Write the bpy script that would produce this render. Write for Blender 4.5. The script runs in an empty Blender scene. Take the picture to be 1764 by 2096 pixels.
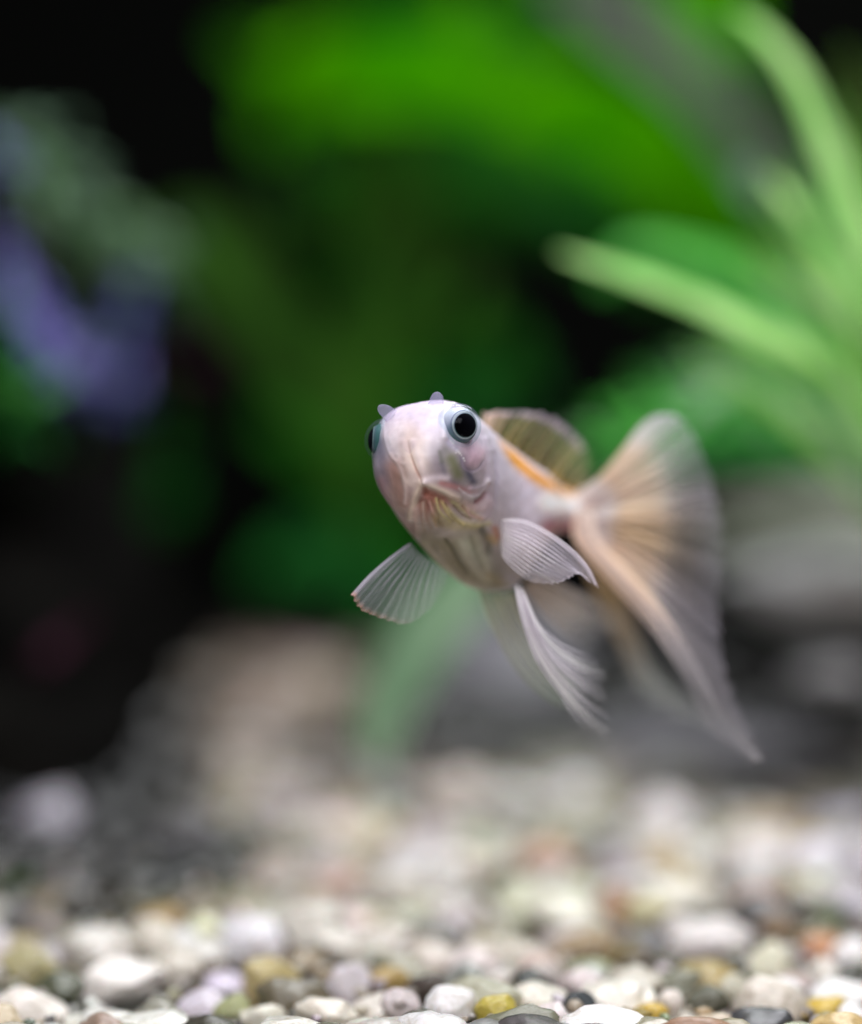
import bpy, math, random
import numpy as np
from mathutils import Vector, Matrix, noise as mnoise

# ------------------------------------------------------------------ camera, world, lamps, exposure
CM = 0.01                       # everything below is authored in centimetres, built in metres
FOC = 25.0                      # distance from the lens to the plane of focus, cm
PX = 8.0 / 1764.0               # cm per unit of the measuring grid at the plane of focus
CAM_Z = 5.0                     # height of the lens above the deepest gravel, cm

scene = bpy.context.scene
COL = scene.collection
cam_data = bpy.data.cameras.new("camera")
cam_data.sensor_fit = 'HORIZONTAL'
cam_data.sensor_width = 24.0
cam_data.lens = 75.0
cam_data.clip_start = 0.01
cam_data.clip_end = 20.0
cam_data.dof.use_dof = True
cam_data.dof.focus_distance = 24.72 * CM
cam_data.dof.aperture_fstop = 4.8
cam = bpy.data.objects.new("camera", cam_data)
COL.objects.link(cam)
cam.location = (0, 0, CAM_Z * CM)
cam.rotation_euler = (math.radians(90), 0, 0)
scene.camera = cam

world = bpy.data.worlds.new("World")
scene.world = world
world.use_nodes = True
world.node_tree.nodes["Background"].inputs[0].default_value = (0.55, 0.62, 0.8, 1)
world.node_tree.nodes["Background"].inputs[1].default_value = 0.035

def lamp(name, loc, target, sx, sy, power, color):
    d = bpy.data.lights.new(name, 'AREA')
    d.shape = 'RECTANGLE'
    d.size = sx * CM; d.size_y = sy * CM
    d.energy = power; d.color = color
    o = bpy.data.objects.new(name, d)
    COL.objects.link(o)
    o.location = Vector(loc) * CM
    o.rotation_euler = (Vector(target) - Vector(loc)).to_track_quat('-Z', 'Y').to_euler()
    return o
# the aquarium's lid lamp above the water and a soft front fill added for room light through the pane
lamp("tank_lamp", (3, 26, 26), (1, 30, 0), 26, 12, 0.82, (0.95, 0.95, 1.0))
lamp("tank_lamp", (8, 50, 30), (6, 52, 4), 30, 8, 1.05, (0.97, 0.99, 1.0))  # second lamp, added to brighten the leaves and rocks at the back
lamp("front_fill", (0, -7, 20), (1, 25, 4), 18, 14, 1.05, (1.0, 0.96, 0.98))

scene.view_settings.view_transform = 'Standard'
scene.view_settings.look = 'None'
scene.view_settings.exposure = 0
scene.view_settings.gamma = 1
scene.cycles.use_denoising = True
scene.cycles.transparent_max_bounces = 24
scene.cycles.max_bounces = 10
scene.cycles.caustics_reflective = False
scene.cycles.caustics_refractive = False

# ------------------------------------------------------------------ helpers
rng = np.random.default_rng(7)
random.seed(7)

def P(px, py, d):
    """a point of the place from its bearing (grid units) and its distance in cm"""
    return np.array([(px - 882.0) * PX * d / FOC, d, (1048.0 - py) * PX * d / FOC + CAM_Z])

def fd(d):
    """the fish is short-bodied: distance of its rear parts from the lens"""
    return d if d < 26.2 else 26.2 + (d - 26.2) * 0.6

def unP(v):
    y = v[:, 1]
    return 882.0 + v[:, 0] / y * FOC / PX, 1048.0 - (v[:, 2] - CAM_Z) / y * FOC / PX

def lin(c):
    c = np.array(c, float) / 255.0
    return np.where(c <= 0.04045, c / 12.92, ((c + 0.055) / 1.055) ** 2.4)

def sm(a, b, x):
    t = np.clip((x - a) / (b - a), 0, 1)
    return t * t * (3 - 2 * t)

def mesh_from(name, verts, faces, mats, smooth=True, attrs=None, uv=None):
    me = bpy.data.meshes.new(name)
    verts = np.asarray(verts, float) * CM
    me.from_pydata(verts.tolist(), [], faces if isinstance(faces, list) else faces.tolist())
    for m in (mats if isinstance(mats, (list, tuple)) else [mats]):
        me.materials.append(m)
    if smooth:
        me.polygons.foreach_set("use_smooth", [True] * len(me.polygons))
    if attrs:
        for k, arr in attrs.items():
            a = me.color_attributes.new(k, 'FLOAT_COLOR', 'POINT')
            a.data.foreach_set("color", np.asarray(arr, np.float32).ravel())
    me.update()
    return me

def link(name, data, parent=None, loc=None, **props):
    o = bpy.data.objects.new(name, data)
    COL.objects.link(o)
    if loc is not None:
        o.location = Vector(loc) * CM
    if parent is not None:
        o.parent = parent
        o.matrix_parent_inverse = Matrix.Translation(parent.location).inverted()
    for k, v in props.items():
        o[k] = v
    return o

def empty(name, loc, **props):
    o = bpy.data.objects.new(name, None)
    COL.objects.link(o)
    o.location = Vector(loc) * CM
    o.empty_display_size = 0.01
    for k, v in props.items():
        o[k] = v
    return o

def crom(pts, n):
    """Catmull-Rom resampling of a polyline (k,dim) to n points"""
    p = np.asarray(pts, float)
    k = len(p)
    if k == 2:
        t = np.linspace(0, 1, n)[:, None]
        return p[0] * (1 - t) + p[1] * t
    e = np.vstack([2 * p[0] - p[1], p, 2 * p[-1] - p[-2]])
    t = np.linspace(0, k - 1, n)
    i = np.minimum(t.astype(int), k - 2)
    f = (t - i)[:, None]
    a, b, c, d = e[i], e[i + 1], e[i + 2], e[i + 3]
    return 0.5 * (2 * b + (c - a) * f + (2 * a - 5 * b + 4 * c - d) * f ** 2 + (3 * b - a - 3 * c + d) * f ** 3)

def grid_faces(nu, nv, close_u=False):
    """vertex index = i*nv + j, i in nu, j in nv"""
    I = np.arange(nu if close_u else nu - 1)
    J = np.arange(nv - 1)
    ii, jj = np.meshgrid(I, J, indexing='ij')
    i2 = (ii + 1) % nu
    return np.stack([ii * nv + jj, i2 * nv + jj, i2 * nv + jj + 1, ii * nv + jj + 1], -1).reshape(-1, 4)

def vnoise(v, scale, seed=0.0):
    return np.array([mnoise.noise(Vector((float(p[0]) * scale + seed, float(p[1]) * scale, float(p[2]) * scale))) for p in v])

# ------------------------------------------------------------------ materials
class NT:
    def __init__(self, name):
        self.m = bpy.data.materials.new(name)
        self.m.use_nodes = True
        self.t = self.m.node_tree
        self.n = self.t.nodes
        self.p = self.n.get("Principled BSDF")
        self.out = self.n.get("Material Output")
    def new(self, kind, **kw):
        o = self.n.new(kind)
        for k, v in kw.items():
            setattr(o, k, v)
        return o
    def l(self, a, b):
        self.t.links.new(a, b)
    def noise(self, scale, detail=3, rough=0.5):
        tc = self.new('ShaderNodeTexCoord')
        no = self.new('ShaderNodeTexNoise')
        no.inputs['Scale'].default_value = scale
        no.inputs['Detail'].default_value = detail
        no.inputs['Roughness'].default_value = rough
        self.l(tc.outputs['Object'], no.inputs['Vector'])
        return no
    def ramp(self, src, stops):
        r = self.new('ShaderNodeValToRGB')
        e = r.color_ramp.elements
        while len(e) < len(stops):
            e.new(0.5)
        for q, (pos, c) in zip(e, stops):
            q.position = pos
            q.color = tuple(c) + (1,)
        self.l(src, r.inputs[0])
        return r
    def mix(self, a, b, fac, mode='MIX'):
        x = self.new('ShaderNodeMix', data_type='RGBA', blend_type=mode)
        if isinstance(fac, (int, float)): x.inputs[0].default_value = fac
        else: self.l(fac, x.inputs[0])
        for s, v in ((6, a), (7, b)):
            if isinstance(v, (tuple, list)): x.inputs[s].default_value = tuple(v) + (1,)
            else: self.l(v, x.inputs[s])
        return x.outputs[2]
    def bump(self, h, dist, strength=0.5):
        b = self.new('ShaderNodeBump')
        b.inputs['Distance'].default_value = dist
        b.inputs['Strength'].default_value = strength
        self.l(h, b.inputs['Height'])
        self.l(b.outputs[0], self.p.inputs['Normal'])

def mat_skin():
    t = NT("fish_skin")
    a = t.new('ShaderNodeVertexColor', layer_name="tint")
    n1 = t.noise(900, 4, 0.6)
    c = t.mix(a.outputs[0], t.ramp(n1.outputs[0], [(0.3, (0.86, 0.84, 0.88)), (0.7, (1.1, 1.08, 1.1))]).outputs[0], 0.55, 'MULTIPLY')
    t.l(c, t.p.inputs['Base Color'])
    t.p.inputs['Subsurface Weight'].default_value = 0.28
    t.p.inputs['Subsurface Radius'].default_value = (1.0, 0.75, 0.7)
    t.p.inputs['Subsurface Scale'].default_value = 0.0007
    t.p.inputs['Roughness'].default_value = 0.42
    t.p.inputs['Specular IOR Level'].default_value = 0.35
    t.bump(n1.outputs[0], 0.00006, 0.5)
    return t.m

def mat_fin(name):
    t = NT(name)
    t.n.remove(t.p)
    a = t.new('ShaderNodeVertexColor', layer_name="tint")
    df = t.new('ShaderNodeBsdfDiffuse'); tl = t.new('ShaderNodeBsdfTranslucent'); tr = t.new('ShaderNodeBsdfTransparent')
    gl = t.new('ShaderNodeBsdfGlossy'); gl.inputs['Roughness'].default_value = 0.35
    t.l(a.outputs[0], df.inputs[0]); t.l(a.outputs[0], tl.inputs[0])
    m1 = t.new('ShaderNodeMixShader'); m1.inputs[0].default_value = 0.32
    t.l(df.outputs[0], m1.inputs[1]); t.l(tl.outputs[0], m1.inputs[2])
    m2 = t.new('ShaderNodeMixShader'); m2.inputs[0].default_value = 0.05
    t.l(m1.outputs[0], m2.inputs[1]); t.l(gl.outputs[0], m2.inputs[2])
    m3 = t.new('ShaderNodeMixShader')
    t.l(a.outputs[1], m3.inputs[0])
    t.l(tr.outputs[0], m3.inputs[1]); t.l(m2.outputs[0], m3.inputs[2])
    t.l(m3.outputs[0], t.out.inputs[0])
    return t.m

def mat_plain(name, color, rough=0.5, spec=0.4, coat=0.0, metal=0.0):
    t = NT(name)
    n = t.noise(500, 3)
    c = t.mix(tuple(color), tuple(np.array(color) * 0.7), n.outputs[0])
    t.l(c, t.p.inputs['Base Color'])
    t.p.inputs['Roughness'].default_value = rough
    t.p.inputs['Specular IOR Level'].default_value = spec
    t.p.inputs['Coat Weight'].default_value = coat
    t.p.inputs['Metallic'].default_value = metal
    return t.m

def mat_cornea():
    t = NT("clear_cornea")
    t.n.remove(t.p)
    tr = t.new('ShaderNodeBsdfTransparent'); tr.inputs[0].default_value = (0.90, 0.96, 0.97, 1)
    gl = t.new('ShaderNodeBsdfGlossy'); gl.inputs['Roughness'].default_value = 0.12
    gl.inputs[0].default_value = (0.8, 0.85, 0.95, 1)
    df = t.new('ShaderNodeBsdfDiffuse'); df.inputs[0].default_value = (0.30, 0.31, 0.44, 1)
    lw = t.new('ShaderNodeLayerWeight'); lw.inputs[0].default_value = 0.12
    add = t.new('ShaderNodeMixShader'); add.inputs[0].default_value = 0.5
    t.l(gl.outputs[0], add.inputs[1]); t.l(df.outputs[0], add.inputs[2])
    m = t.new('ShaderNodeMixShader')
    mp = t.new('ShaderNodeMapRange'); mp.inputs[3].default_value = 0.004; mp.inputs[4].default_value = 0.34
    t.l(lw.outputs[1], mp.inputs[0]); t.l(mp.outputs[0], m.inputs[0])
    t.l(tr.outputs[0], m.inputs[1]); t.l(add.outputs[0], m.inputs[2])
    t.l(m.outputs[0], t.out.inputs[0])
    return t.m

def mat_leaf(name, c1, c2, trans=0.45, rough=0.6, scale=120, spec=0.08):
    t = NT(name)
    n = t.noise(scale, 4, 0.6)
    r = t.ramp(n.outputs[0], [(0.3, tuple(c1)), (0.7, tuple(c2))])
    t.l(r.outputs[0], t.p.inputs['Base Color'])
    t.p.inputs['Roughness'].default_value = rough
    t.p.inputs['Specular IOR Level'].default_value = spec
    t.bump(n.outputs[0], 0.0003, 0.4)
    tl = t.new('ShaderNodeBsdfTranslucent')
    t.l(r.outputs[0], tl.inputs[0])
    m = t.new('ShaderNodeMixShader'); m.inputs[0].default_value = trans
    t.l(t.p.outputs[0], m.inputs[1]); t.l(tl.outputs[0], m.inputs[2])
    t.l(m.outputs[0], t.out.inputs[0])
    return t.m

def mat_stone(name, c1, c2, c3, scale=60, rough=0.6):
    t = NT(name)
    if rough > 0.75: t.p.inputs['Specular IOR Level'].default_value = 0.03
    n = t.noise(scale, 8, 0.65)
    r = t.ramp(n.outputs[0], [(0.3, c1), (0.5, c2), (0.72, c3)])
    n2 = t.noise(scale * 6, 6, 0.7)
    c = t.mix(r.outputs[0], t.ramp(n2.outputs[0], [(0.35, (0.6, 0.6, 0.6)), (0.65, (1.2, 1.2, 1.2))]).outputs[0], 0.6, 'MULTIPLY')
    t.l(c, t.p.inputs['Base Color'])
    t.p.inputs['Roughness'].default_value = rough
    t.bump(n2.outputs[0], 0.0006, 0.6)
    return t.m

def mat_pebble(name, from_object):
    t = NT(name)
    if from_object:
        oi = t.new('ShaderNodeObjectInfo'); base = oi.outputs['Color']
    else:
        vc = t.new('ShaderNodeVertexColor', layer_name="tint"); base = vc.outputs[0]
    n = t.noise(420, 6, 0.65)
    if from_object:
        # every pebble samples its own patch of the noise
        vm = t.new('ShaderNodeVectorMath', operation='ADD')
        cx = t.new('ShaderNodeCombineXYZ')
        mm = t.new('ShaderNodeMath', operation='MULTIPLY'); mm.inputs[1].default_value = 3.0
        t.l(oi.outputs['Random'], mm.inputs[0])
        for i in range(3): t.l(mm.outputs[0], cx.inputs[i])
        tc = t.new('ShaderNodeTexCoord')
        t.l(tc.outputs['Object'], vm.inputs[0]); t.l(cx.outputs[0], vm.inputs[1])
        t.l(vm.outputs[0], n.inputs['Vector'])
    mott = t.ramp(n.outputs[0], [(0.32, (0.62, 0.58, 0.48)), (0.5, (0.95, 0.94, 0.92)), (0.7, (1.12, 1.12, 1.14))])
    c = t.mix(base, mott.outputs[0], 0.8, 'MULTIPLY')
    n2 = t.noise(1600, 3, 0.6)
    sp = t.ramp(n2.outputs[0], [(0.30, (0.35, 0.33, 0.28)), (0.38, (1, 1, 1))])
    c = t.mix(c, sp.outputs[0], 0.6, 'MULTIPLY')
    t.l(c, t.p.inputs['Base Color'])
    t.p.inputs['Roughness'].default_value = 0.26
    t.p.inputs['Specular IOR Level'].default_value = 0.5
    t.p.inputs['Subsurface Weight'].default_value = 0.12 if from_object else 0.0
    t.p.inputs['Subsurface Scale'].default_value = 0.0006
    t.bump(n2.outputs[0], 0.00012, 0.5)
    return t.m

def mat_eye():
    # pearly above, blue-grey below, as the silver layer of the eye thins out
    t = NT("eyeball_pearl")
    tc = t.new('ShaderNodeTexCoord'); sp = t.new('ShaderNodeSeparateXYZ')
    t.l(tc.outputs['Object'], sp.inputs[0])
    n = t.noise(700, 4, 0.7)
    mr = t.new('ShaderNodeMapRange')
    mr.inputs[1].default_value = (CAM_Z + 0.48) * CM; mr.inputs[2].default_value = (CAM_Z + 0.80) * CM
    dg = t.new('ShaderNodeMath', operation='MULTIPLY_ADD'); dg.inputs[1].default_value = -1.0
    ab = t.new('ShaderNodeMath', operation='ABSOLUTE'); t.l(sp.outputs[0], ab.inputs[0])
    t.l(ab.outputs[0], dg.inputs[0]); t.l(sp.outputs[2], dg.inputs[2])
    t.l(dg.outputs[0], mr.inputs[0])
    ad = t.new('ShaderNodeMath', operation='MULTIPLY_ADD'); ad.inputs[1].default_value = 0.5; ad.inputs[2].default_value = -0.25
    t.l(n.outputs[0], ad.inputs[0])
    a2 = t.new('ShaderNodeMath', operation='ADD'); t.l(mr.outputs[0], a2.inputs[0]); t.l(ad.outputs[0], a2.inputs[1])
    r = t.ramp(a2.outputs[0], [(0.0, (0.05, 0.12, 0.12)), (0.35, (0.15, 0.20, 0.26)), (0.55, (0.40, 0.40, 0.52)), (0.8, (0.66, 0.64, 0.74))])
    t.l(r.outputs[0], t.p.inputs['Base Color'])
    t.p.inputs['Roughness'].default_value = 0.4
    return t.m

M_skin = mat_skin()
M_fin = mat_fin("fin_membrane")
M_pupil = mat_plain("pupil_black", (0.0006, 0.0006, 0.001), 0.8, 0.0)
M_iris = mat_plain("iris_silver", (0.55, 0.56, 0.60), 0.35, 0.6, 0.0, 0.25)
M_eye = mat_eye()
M_ring = mat_plain("iris_rim_blue", (0.13, 0.14, 0.22), 0.5, 0.3)
M_cornea = mat_cornea()
M_peb = mat_pebble("pebble_stone", True)
M_pebm = mat_pebble("pebble_stone_massed", False)
M_bed = mat_stone("gravel_grit", (0.006, 0.006, 0.004), (0.016, 0.015, 0.010), (0.04, 0.036, 0.028), 200)
M_rock = mat_stone("rock_grey", (0.40, 0.40, 0.39), (0.72, 0.71, 0.72), (0.86, 0.84, 0.86), 25)
M_rock2 = mat_stone("rock_slate", (0.07, 0.066, 0.078), (0.12, 0.115, 0.13), (0.2, 0.195, 0.215), 30)
M_rock4 = mat_stone("rock_mossy", (0.12, 0.15, 0.09), (0.24, 0.26, 0.19), (0.36, 0.37, 0.30), 25)
M_rock3 = mat_stone("rock_shade_black", (0.006, 0.006, 0.006), (0.012, 0.013, 0.012), (0.03, 0.03, 0.03), 30)  # near-black colour stands for shade in the hollow under the pale rock
M_wood = mat_stone("driftwood_shade_black", (0.0010, 0.0009, 0.0008), (0.002, 0.0018, 0.0015), (0.005, 0.0045, 0.0035), 40, 0.9)  # shade of the left corner put into the wood colour
M_back = mat_plain("back_pane_black", (0.0035, 0.0038, 0.0032), 0.9, 0.05)

# ------------------------------------------------------------------ the setting
def bed_z(x, y):
    """height of the gravel bank (cm, relative to the lens height)"""
    z = np.interp(y, [8, 22, 26, 30, 34, 38, 44, 52, 66, 80],
                  [-5.12, -5.0, -4.88, -4.66, -4.42, -4.14, -3.78, -3.60, -3.5, -3.5])
    mound = np.exp(-((x + 3.6) / 4.0) ** 2 - ((y - 47) / 7.0) ** 2) * 0.62
    return z + mound + 0.10 * np.sin(x * 0.9 + 1) * np.sin(y * 0.55)

def bed_hit(px, py):
    for d in np.arange(20, 62, 0.05):
        p = P(px, py, d)
        if p[2] - CAM_Z <= bed_z(p[0], d):
            return d
    return None

xs = np.linspace(-34, 34, 137); ys = np.linspace(6, 80, 149)
X, Y = np.meshgrid(xs, ys, indexing='ij')
Z = bed_z(X, Y) - 0.16 + CAM_Z
bed_me = mesh_from("gravel_bed", np.stack([X, Y, Z], -1).reshape(-1, 3), grid_faces(len(xs), len(ys)), M_bed)
bed = link("gravel_bed", bed_me, kind="structure")

wall_v = []
for k, xx in enumerate(np.linspace(-36, 36, 9)):
    wall_v += [[xx, 80, -2], [xx, 80, 40]]
bw = mesh_from("back_wall", np.array(wall_v), grid_faces(9, 2), M_back, smooth=False)
link("back_wall", bw, kind="structure")

# ------------------------------------------------------------------ pebbles
def ico(sub):
    import bmesh
    bm = bmesh.new(); bmesh.ops.create_icosphere(bm, subdivisions=sub, radius=1.0)
    v = np.array([p.co[:] for p in bm.verts]); f = np.array([[q.index for q in p.verts] for p in bm.faces])
    bm.free(); return v, f

def stone_shape(v, seed, rough=0.30, facets=7):
    r = np.random.default_rng(seed)
    n = np.array([mnoise.noise(Vector(p * 1.1) + Vector((seed * 3.7, 0, 0))) for p in v])
    n2 = np.array([mnoise.noise(Vector(p * 2.6) + Vector((0, seed * 2.3, 0))) for p in v])
    s = v * (1 + rough * n + rough * 0.35 * n2)[:, None]
    for k in range(facets):          # soft worn flats
        d = r.normal(size=3); d /= np.linalg.norm(d)
        lim = r.uniform(0.68, 0.9)
        h = s @ d
        over = np.maximum(h - lim, 0)
        s -= (over * 0.85)[:, None] * d
    return s

V4, F4 = ico(4); V2, F2 = ico(3)
pebble_meshes = []
for k in range(16):
    me = mesh_from("pebble", stone_shape(V4, k + 1), F4, M_peb)
    pebble_meshes.append(me)
low_shapes = [stone_shape(V2, 40 + k) for k in range(10)]

PAL = [((214, 211, 203), 18), ((228, 226, 226), 14), ((198, 192, 198), 10), ((188, 181, 165), 14), ((190, 176, 138), 7),
       ((188, 162, 100), 3), ((176, 136, 104), 2), ((164, 160, 146), 10), ((108, 110, 94), 6), ((78, 84, 76), 4),
       ((142, 130, 112), 6), ((206, 206, 182), 9), ((172, 174, 140), 4), ((208, 194, 192), 8)]
pal_c = [p[0] for p in PAL]; pal_w = np.array([p[1] for p in PAL], float); pal_w /= pal_w.sum()
def pick_col():
    c = np.array(pal_c[rng.choice(len(pal_c), p=pal_w)], float)
    return np.clip(c * rng.uniform(0.86, 1.06) + rng.normal(0, 4, 3), 20, 245)

# stones one can pick out: bearing, size and colour
KEY = [
 (195,1955,150,90,(205,203,198)), (310,1935,110,95,(190,185,172)), (325,1888,90,50,(176,142,78)), (505,1935,135,92,(210,210,222)),
 (640,1915,160,95,(194,192,184)), (240,2020,170,90,(222,218,216)), (50,1995,100,80,(158,150,100)), (112,2035,110,60,(78,84,62)),
 (60,2075,140,72,(212,206,200)), (352,1998,105,90,(186,180,168)), (410,2068,105,64,(192,184,204)), (552,2020,112,90,(186,168,104)),
 (475,2074,70,62,(160,168,112)), (532,2088,90,50,(212,210,194)), (640,2036,92,52,(58,58,60)), (715,2020,92,84,(200,194,206)),
 (665,2084,130,56,(226,220,208)), (795,2015,92,60,(176,142,68)), (822,2062,72,64,(206,194,200)), (870,2030,86,60,(84,72,66)),
 (90,1915,115,60,(128,116,110)), (830,1990,120,52,(150,148,124)), (705,1948,125,64,(204,200,192)), (430,1990,80,50,(120,110,100)),
 (922,2068,104,82,(228,228,244)), (1017,2080,84,72,(196,176,52)), (962,2025,64,54,(84,90,70)), (1017,2022,84,60,(204,198,194)),
 (1092,2016,76,52,(54,62,58)), (1107,2052,112,60,(218,214,202)), (1132,2086,76,50,(224,214,220)), (1187,2066,72,64,(54,64,70)),
 (1262,2055,160,70,(234,228,218)), (1182,2014,84,52,(222,206,212)), (1332,2078,64,44,(206,166,34)), (1282,2094,94,32,(150,128,52)),
 (1372,2062,54,52,(214,204,198)), (1307,2020,122,62,(194,188,172)), (1384,2024,104,58,(126,128,106)), (1457,2022,142,62,(172,148,78)),
 (1447,2058,84,60,(84,84,64)), (1582,2068,132,104,(206,198,186)), (1607,2034,72,54,(244,244,248)), (1687,2078,94,54,(212,174,42)),
 (1727,2042,122,62,(234,232,234)), (1752,2086,64,50,(236,236,236)), (1582,1985,92,84,(208,208,182)), (1507,2032,74,62,(194,192,172)),
 (1682,1945,86,54,(206,134,82)), (1750,1955,76,62,(228,228,234)), (1742,2002,82,50,(70,72,60)), (1692,2000,62,62,(214,210,202)),
 (1457,1948,180,90,(208,202,204)), (1412,1918,120,60,(202,196,196)), (1382,1985,102,50,(86,80,62)), (1162,1895,172,92,(208,208,192)),
 (1200,1948,122,70,(174,150,116)), (1112,1775,112,92,(180,122,84)), (1362,1695,142,112,(214,208,214)), (1052,1670,132,112,(188,188,188)),
 (1222,1670,122,100,(166,164,140)), (927,1645,132,112,(198,186,180)), (907,1815,142,112,(196,194,192)), (1272,1785,102,82,(164,154,164)),
 (1357,1775,102,72,(190,164,120)), (1572,1770,182,120,(196,190,190)), (1702,1775,152,102,(190,184,204)), (1732,1695,132,82,(156,152,176)),
 (1037,1822,72,84,(56,62,48)), (1332,1875,112,72,(176,168,116)), (1407,1855,132,72,(196,192,178)), (1662,1850,102,62,(190,190,178)),
 (1702,1882,64,52,(70,96,48)), (1597,1908,72,60,(134,108,80)), (555,1805,130,80,(172,160,152)), (575,1655,150,100,(170,160,162)),
 (90,1680,120,100,(150,146,164)), (800,1835,130,90,(188,184,176)), (850,1795,120,80,(196,194,198)), (740,1730,130,80,(176,164,130)),
 (1000,1930,110,64,(150,146,120)), (930,1890,110,80,(172,162,164)), (1060,1960,110,60,(196,190,176)), (1280,1960,90,50,(120,100,50)),
 (980,1960,90,50,(170,160,140)), (620,1980,90,50,(150,130,100)), (160,1870,90,60,(60,58,50)), (260,1840,90,60,(44,42,34)),
]
pebbles = []       # x, y, z, rx, ry, rz, colour, key?
for (px, py, w, h, c) in KEY:
    d = bed_hit(px, py + h * 0.25)
    if d is None: continue
    s = PX * d / FOC
    p = P(px, py, d)
    pebbles.append((p[0], d + w * s * 0.3, p[2] - CAM_Z, w * s * 0.56, w * s * 0.5, h * s * 0.60, np.array(c, float), True))

def painted_shade(x, y):
    """shade painted into the gravel colours, left corner and around the rocks"""
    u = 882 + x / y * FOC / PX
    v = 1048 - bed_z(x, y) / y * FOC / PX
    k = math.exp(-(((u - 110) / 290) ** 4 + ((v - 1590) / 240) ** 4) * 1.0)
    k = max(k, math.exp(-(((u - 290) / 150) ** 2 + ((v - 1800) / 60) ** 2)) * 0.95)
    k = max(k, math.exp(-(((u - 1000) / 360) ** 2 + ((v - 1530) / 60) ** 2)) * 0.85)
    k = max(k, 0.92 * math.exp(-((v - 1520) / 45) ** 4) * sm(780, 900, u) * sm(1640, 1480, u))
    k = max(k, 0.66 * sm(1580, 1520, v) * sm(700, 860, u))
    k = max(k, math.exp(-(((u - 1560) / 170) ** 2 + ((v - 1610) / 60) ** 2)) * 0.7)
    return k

y = 17.0
fills = []
kx = np.array([p[0] for p in pebbles]); ky = np.array([p[1] for p in pebbles]); kr = np.array([p[3] for p in pebbles])
while y < 62:
    half = y * 0.17 + 1.6
    sp = 0.36 + 0.009 * (y - 20)
    x = -half + rng.uniform(0, sp)
    while x < half:
        xx = x + rng.normal(0, 0.05); yy = y + rng.normal(0, 0.06)
        r = (abs(rng.normal(0.215, 0.06)) + 0.06) * (1 + 0.018 * max(yy - 28, 0))
        near = np.hypot(kx - xx, (ky - 0.1) - yy) < (kr * 0.95 + r * 0.75)
        low = near.any()
        zz = bed_z(xx, yy) + rng.uniform(-0.13, 0.07) - (0.34 if low else 0)
        c = pick_col()
        k = painted_shade(xx, yy)
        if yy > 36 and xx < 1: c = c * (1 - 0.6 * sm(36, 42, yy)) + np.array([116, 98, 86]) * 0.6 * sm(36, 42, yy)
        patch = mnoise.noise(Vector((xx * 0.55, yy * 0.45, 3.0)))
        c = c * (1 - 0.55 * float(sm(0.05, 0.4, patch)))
        c = c * (1 - k) ** 1.7 + np.array([4, 4, 3]) * k  # painted shade darkens the stone colour
        fills.append((xx, yy, zz, r * rng.uniform(0.95, 1.45), r * rng.uniform(0.85, 1.2), r * rng.uniform(0.6, 0.9), c, False))
        x += sp * rng.uniform(0.8, 1.2)
    y += sp * 0.86
for k in range(1500):       # grit between the stones
    yy = 22 + 12 * rng.random() ** 1.3; xx = rng.uniform(-1, 1) * (yy * 0.165 + 0.6)
    r = rng.uniform(0.03, 0.085)
    fills.append((xx, yy, bed_z(xx, yy) + rng.uniform(-0.06, 0.13), r * 1.3, r, r * 0.8, pick_col() * 0.85, False))
fills.sort(key=lambda p: p[1])
# the nearest visible ones are individuals
vis = [p for p in fills if p[1] > 23.3 and abs(p[0]) < p[1] * 0.168 and p[3] > 0.13]
single = pebbles + vis[:300 - len(pebbles) - 8]
ids = set(id(p) for p in single)
rest = [p for p in fills if id(p) not in ids]
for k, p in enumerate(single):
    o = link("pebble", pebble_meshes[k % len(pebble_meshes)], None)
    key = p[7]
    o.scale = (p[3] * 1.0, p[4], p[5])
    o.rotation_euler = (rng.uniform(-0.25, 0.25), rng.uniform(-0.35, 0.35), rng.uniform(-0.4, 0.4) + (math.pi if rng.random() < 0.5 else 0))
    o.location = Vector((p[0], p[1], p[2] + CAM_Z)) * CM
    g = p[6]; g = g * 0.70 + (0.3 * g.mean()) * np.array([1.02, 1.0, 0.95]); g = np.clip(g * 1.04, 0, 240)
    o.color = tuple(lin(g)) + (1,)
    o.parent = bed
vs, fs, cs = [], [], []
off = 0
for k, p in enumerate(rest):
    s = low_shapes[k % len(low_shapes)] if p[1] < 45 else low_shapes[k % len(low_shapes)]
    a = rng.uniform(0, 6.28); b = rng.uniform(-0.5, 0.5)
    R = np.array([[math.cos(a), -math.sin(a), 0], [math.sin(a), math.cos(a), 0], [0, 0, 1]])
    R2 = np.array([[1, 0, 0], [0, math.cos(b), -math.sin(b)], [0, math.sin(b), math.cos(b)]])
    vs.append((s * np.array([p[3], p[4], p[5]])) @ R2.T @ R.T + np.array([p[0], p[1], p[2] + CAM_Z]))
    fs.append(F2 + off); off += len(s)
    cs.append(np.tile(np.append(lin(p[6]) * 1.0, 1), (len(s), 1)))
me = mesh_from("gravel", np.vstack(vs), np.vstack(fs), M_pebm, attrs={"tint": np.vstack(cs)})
link("gravel", me, bed, kind="stuff")

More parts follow.
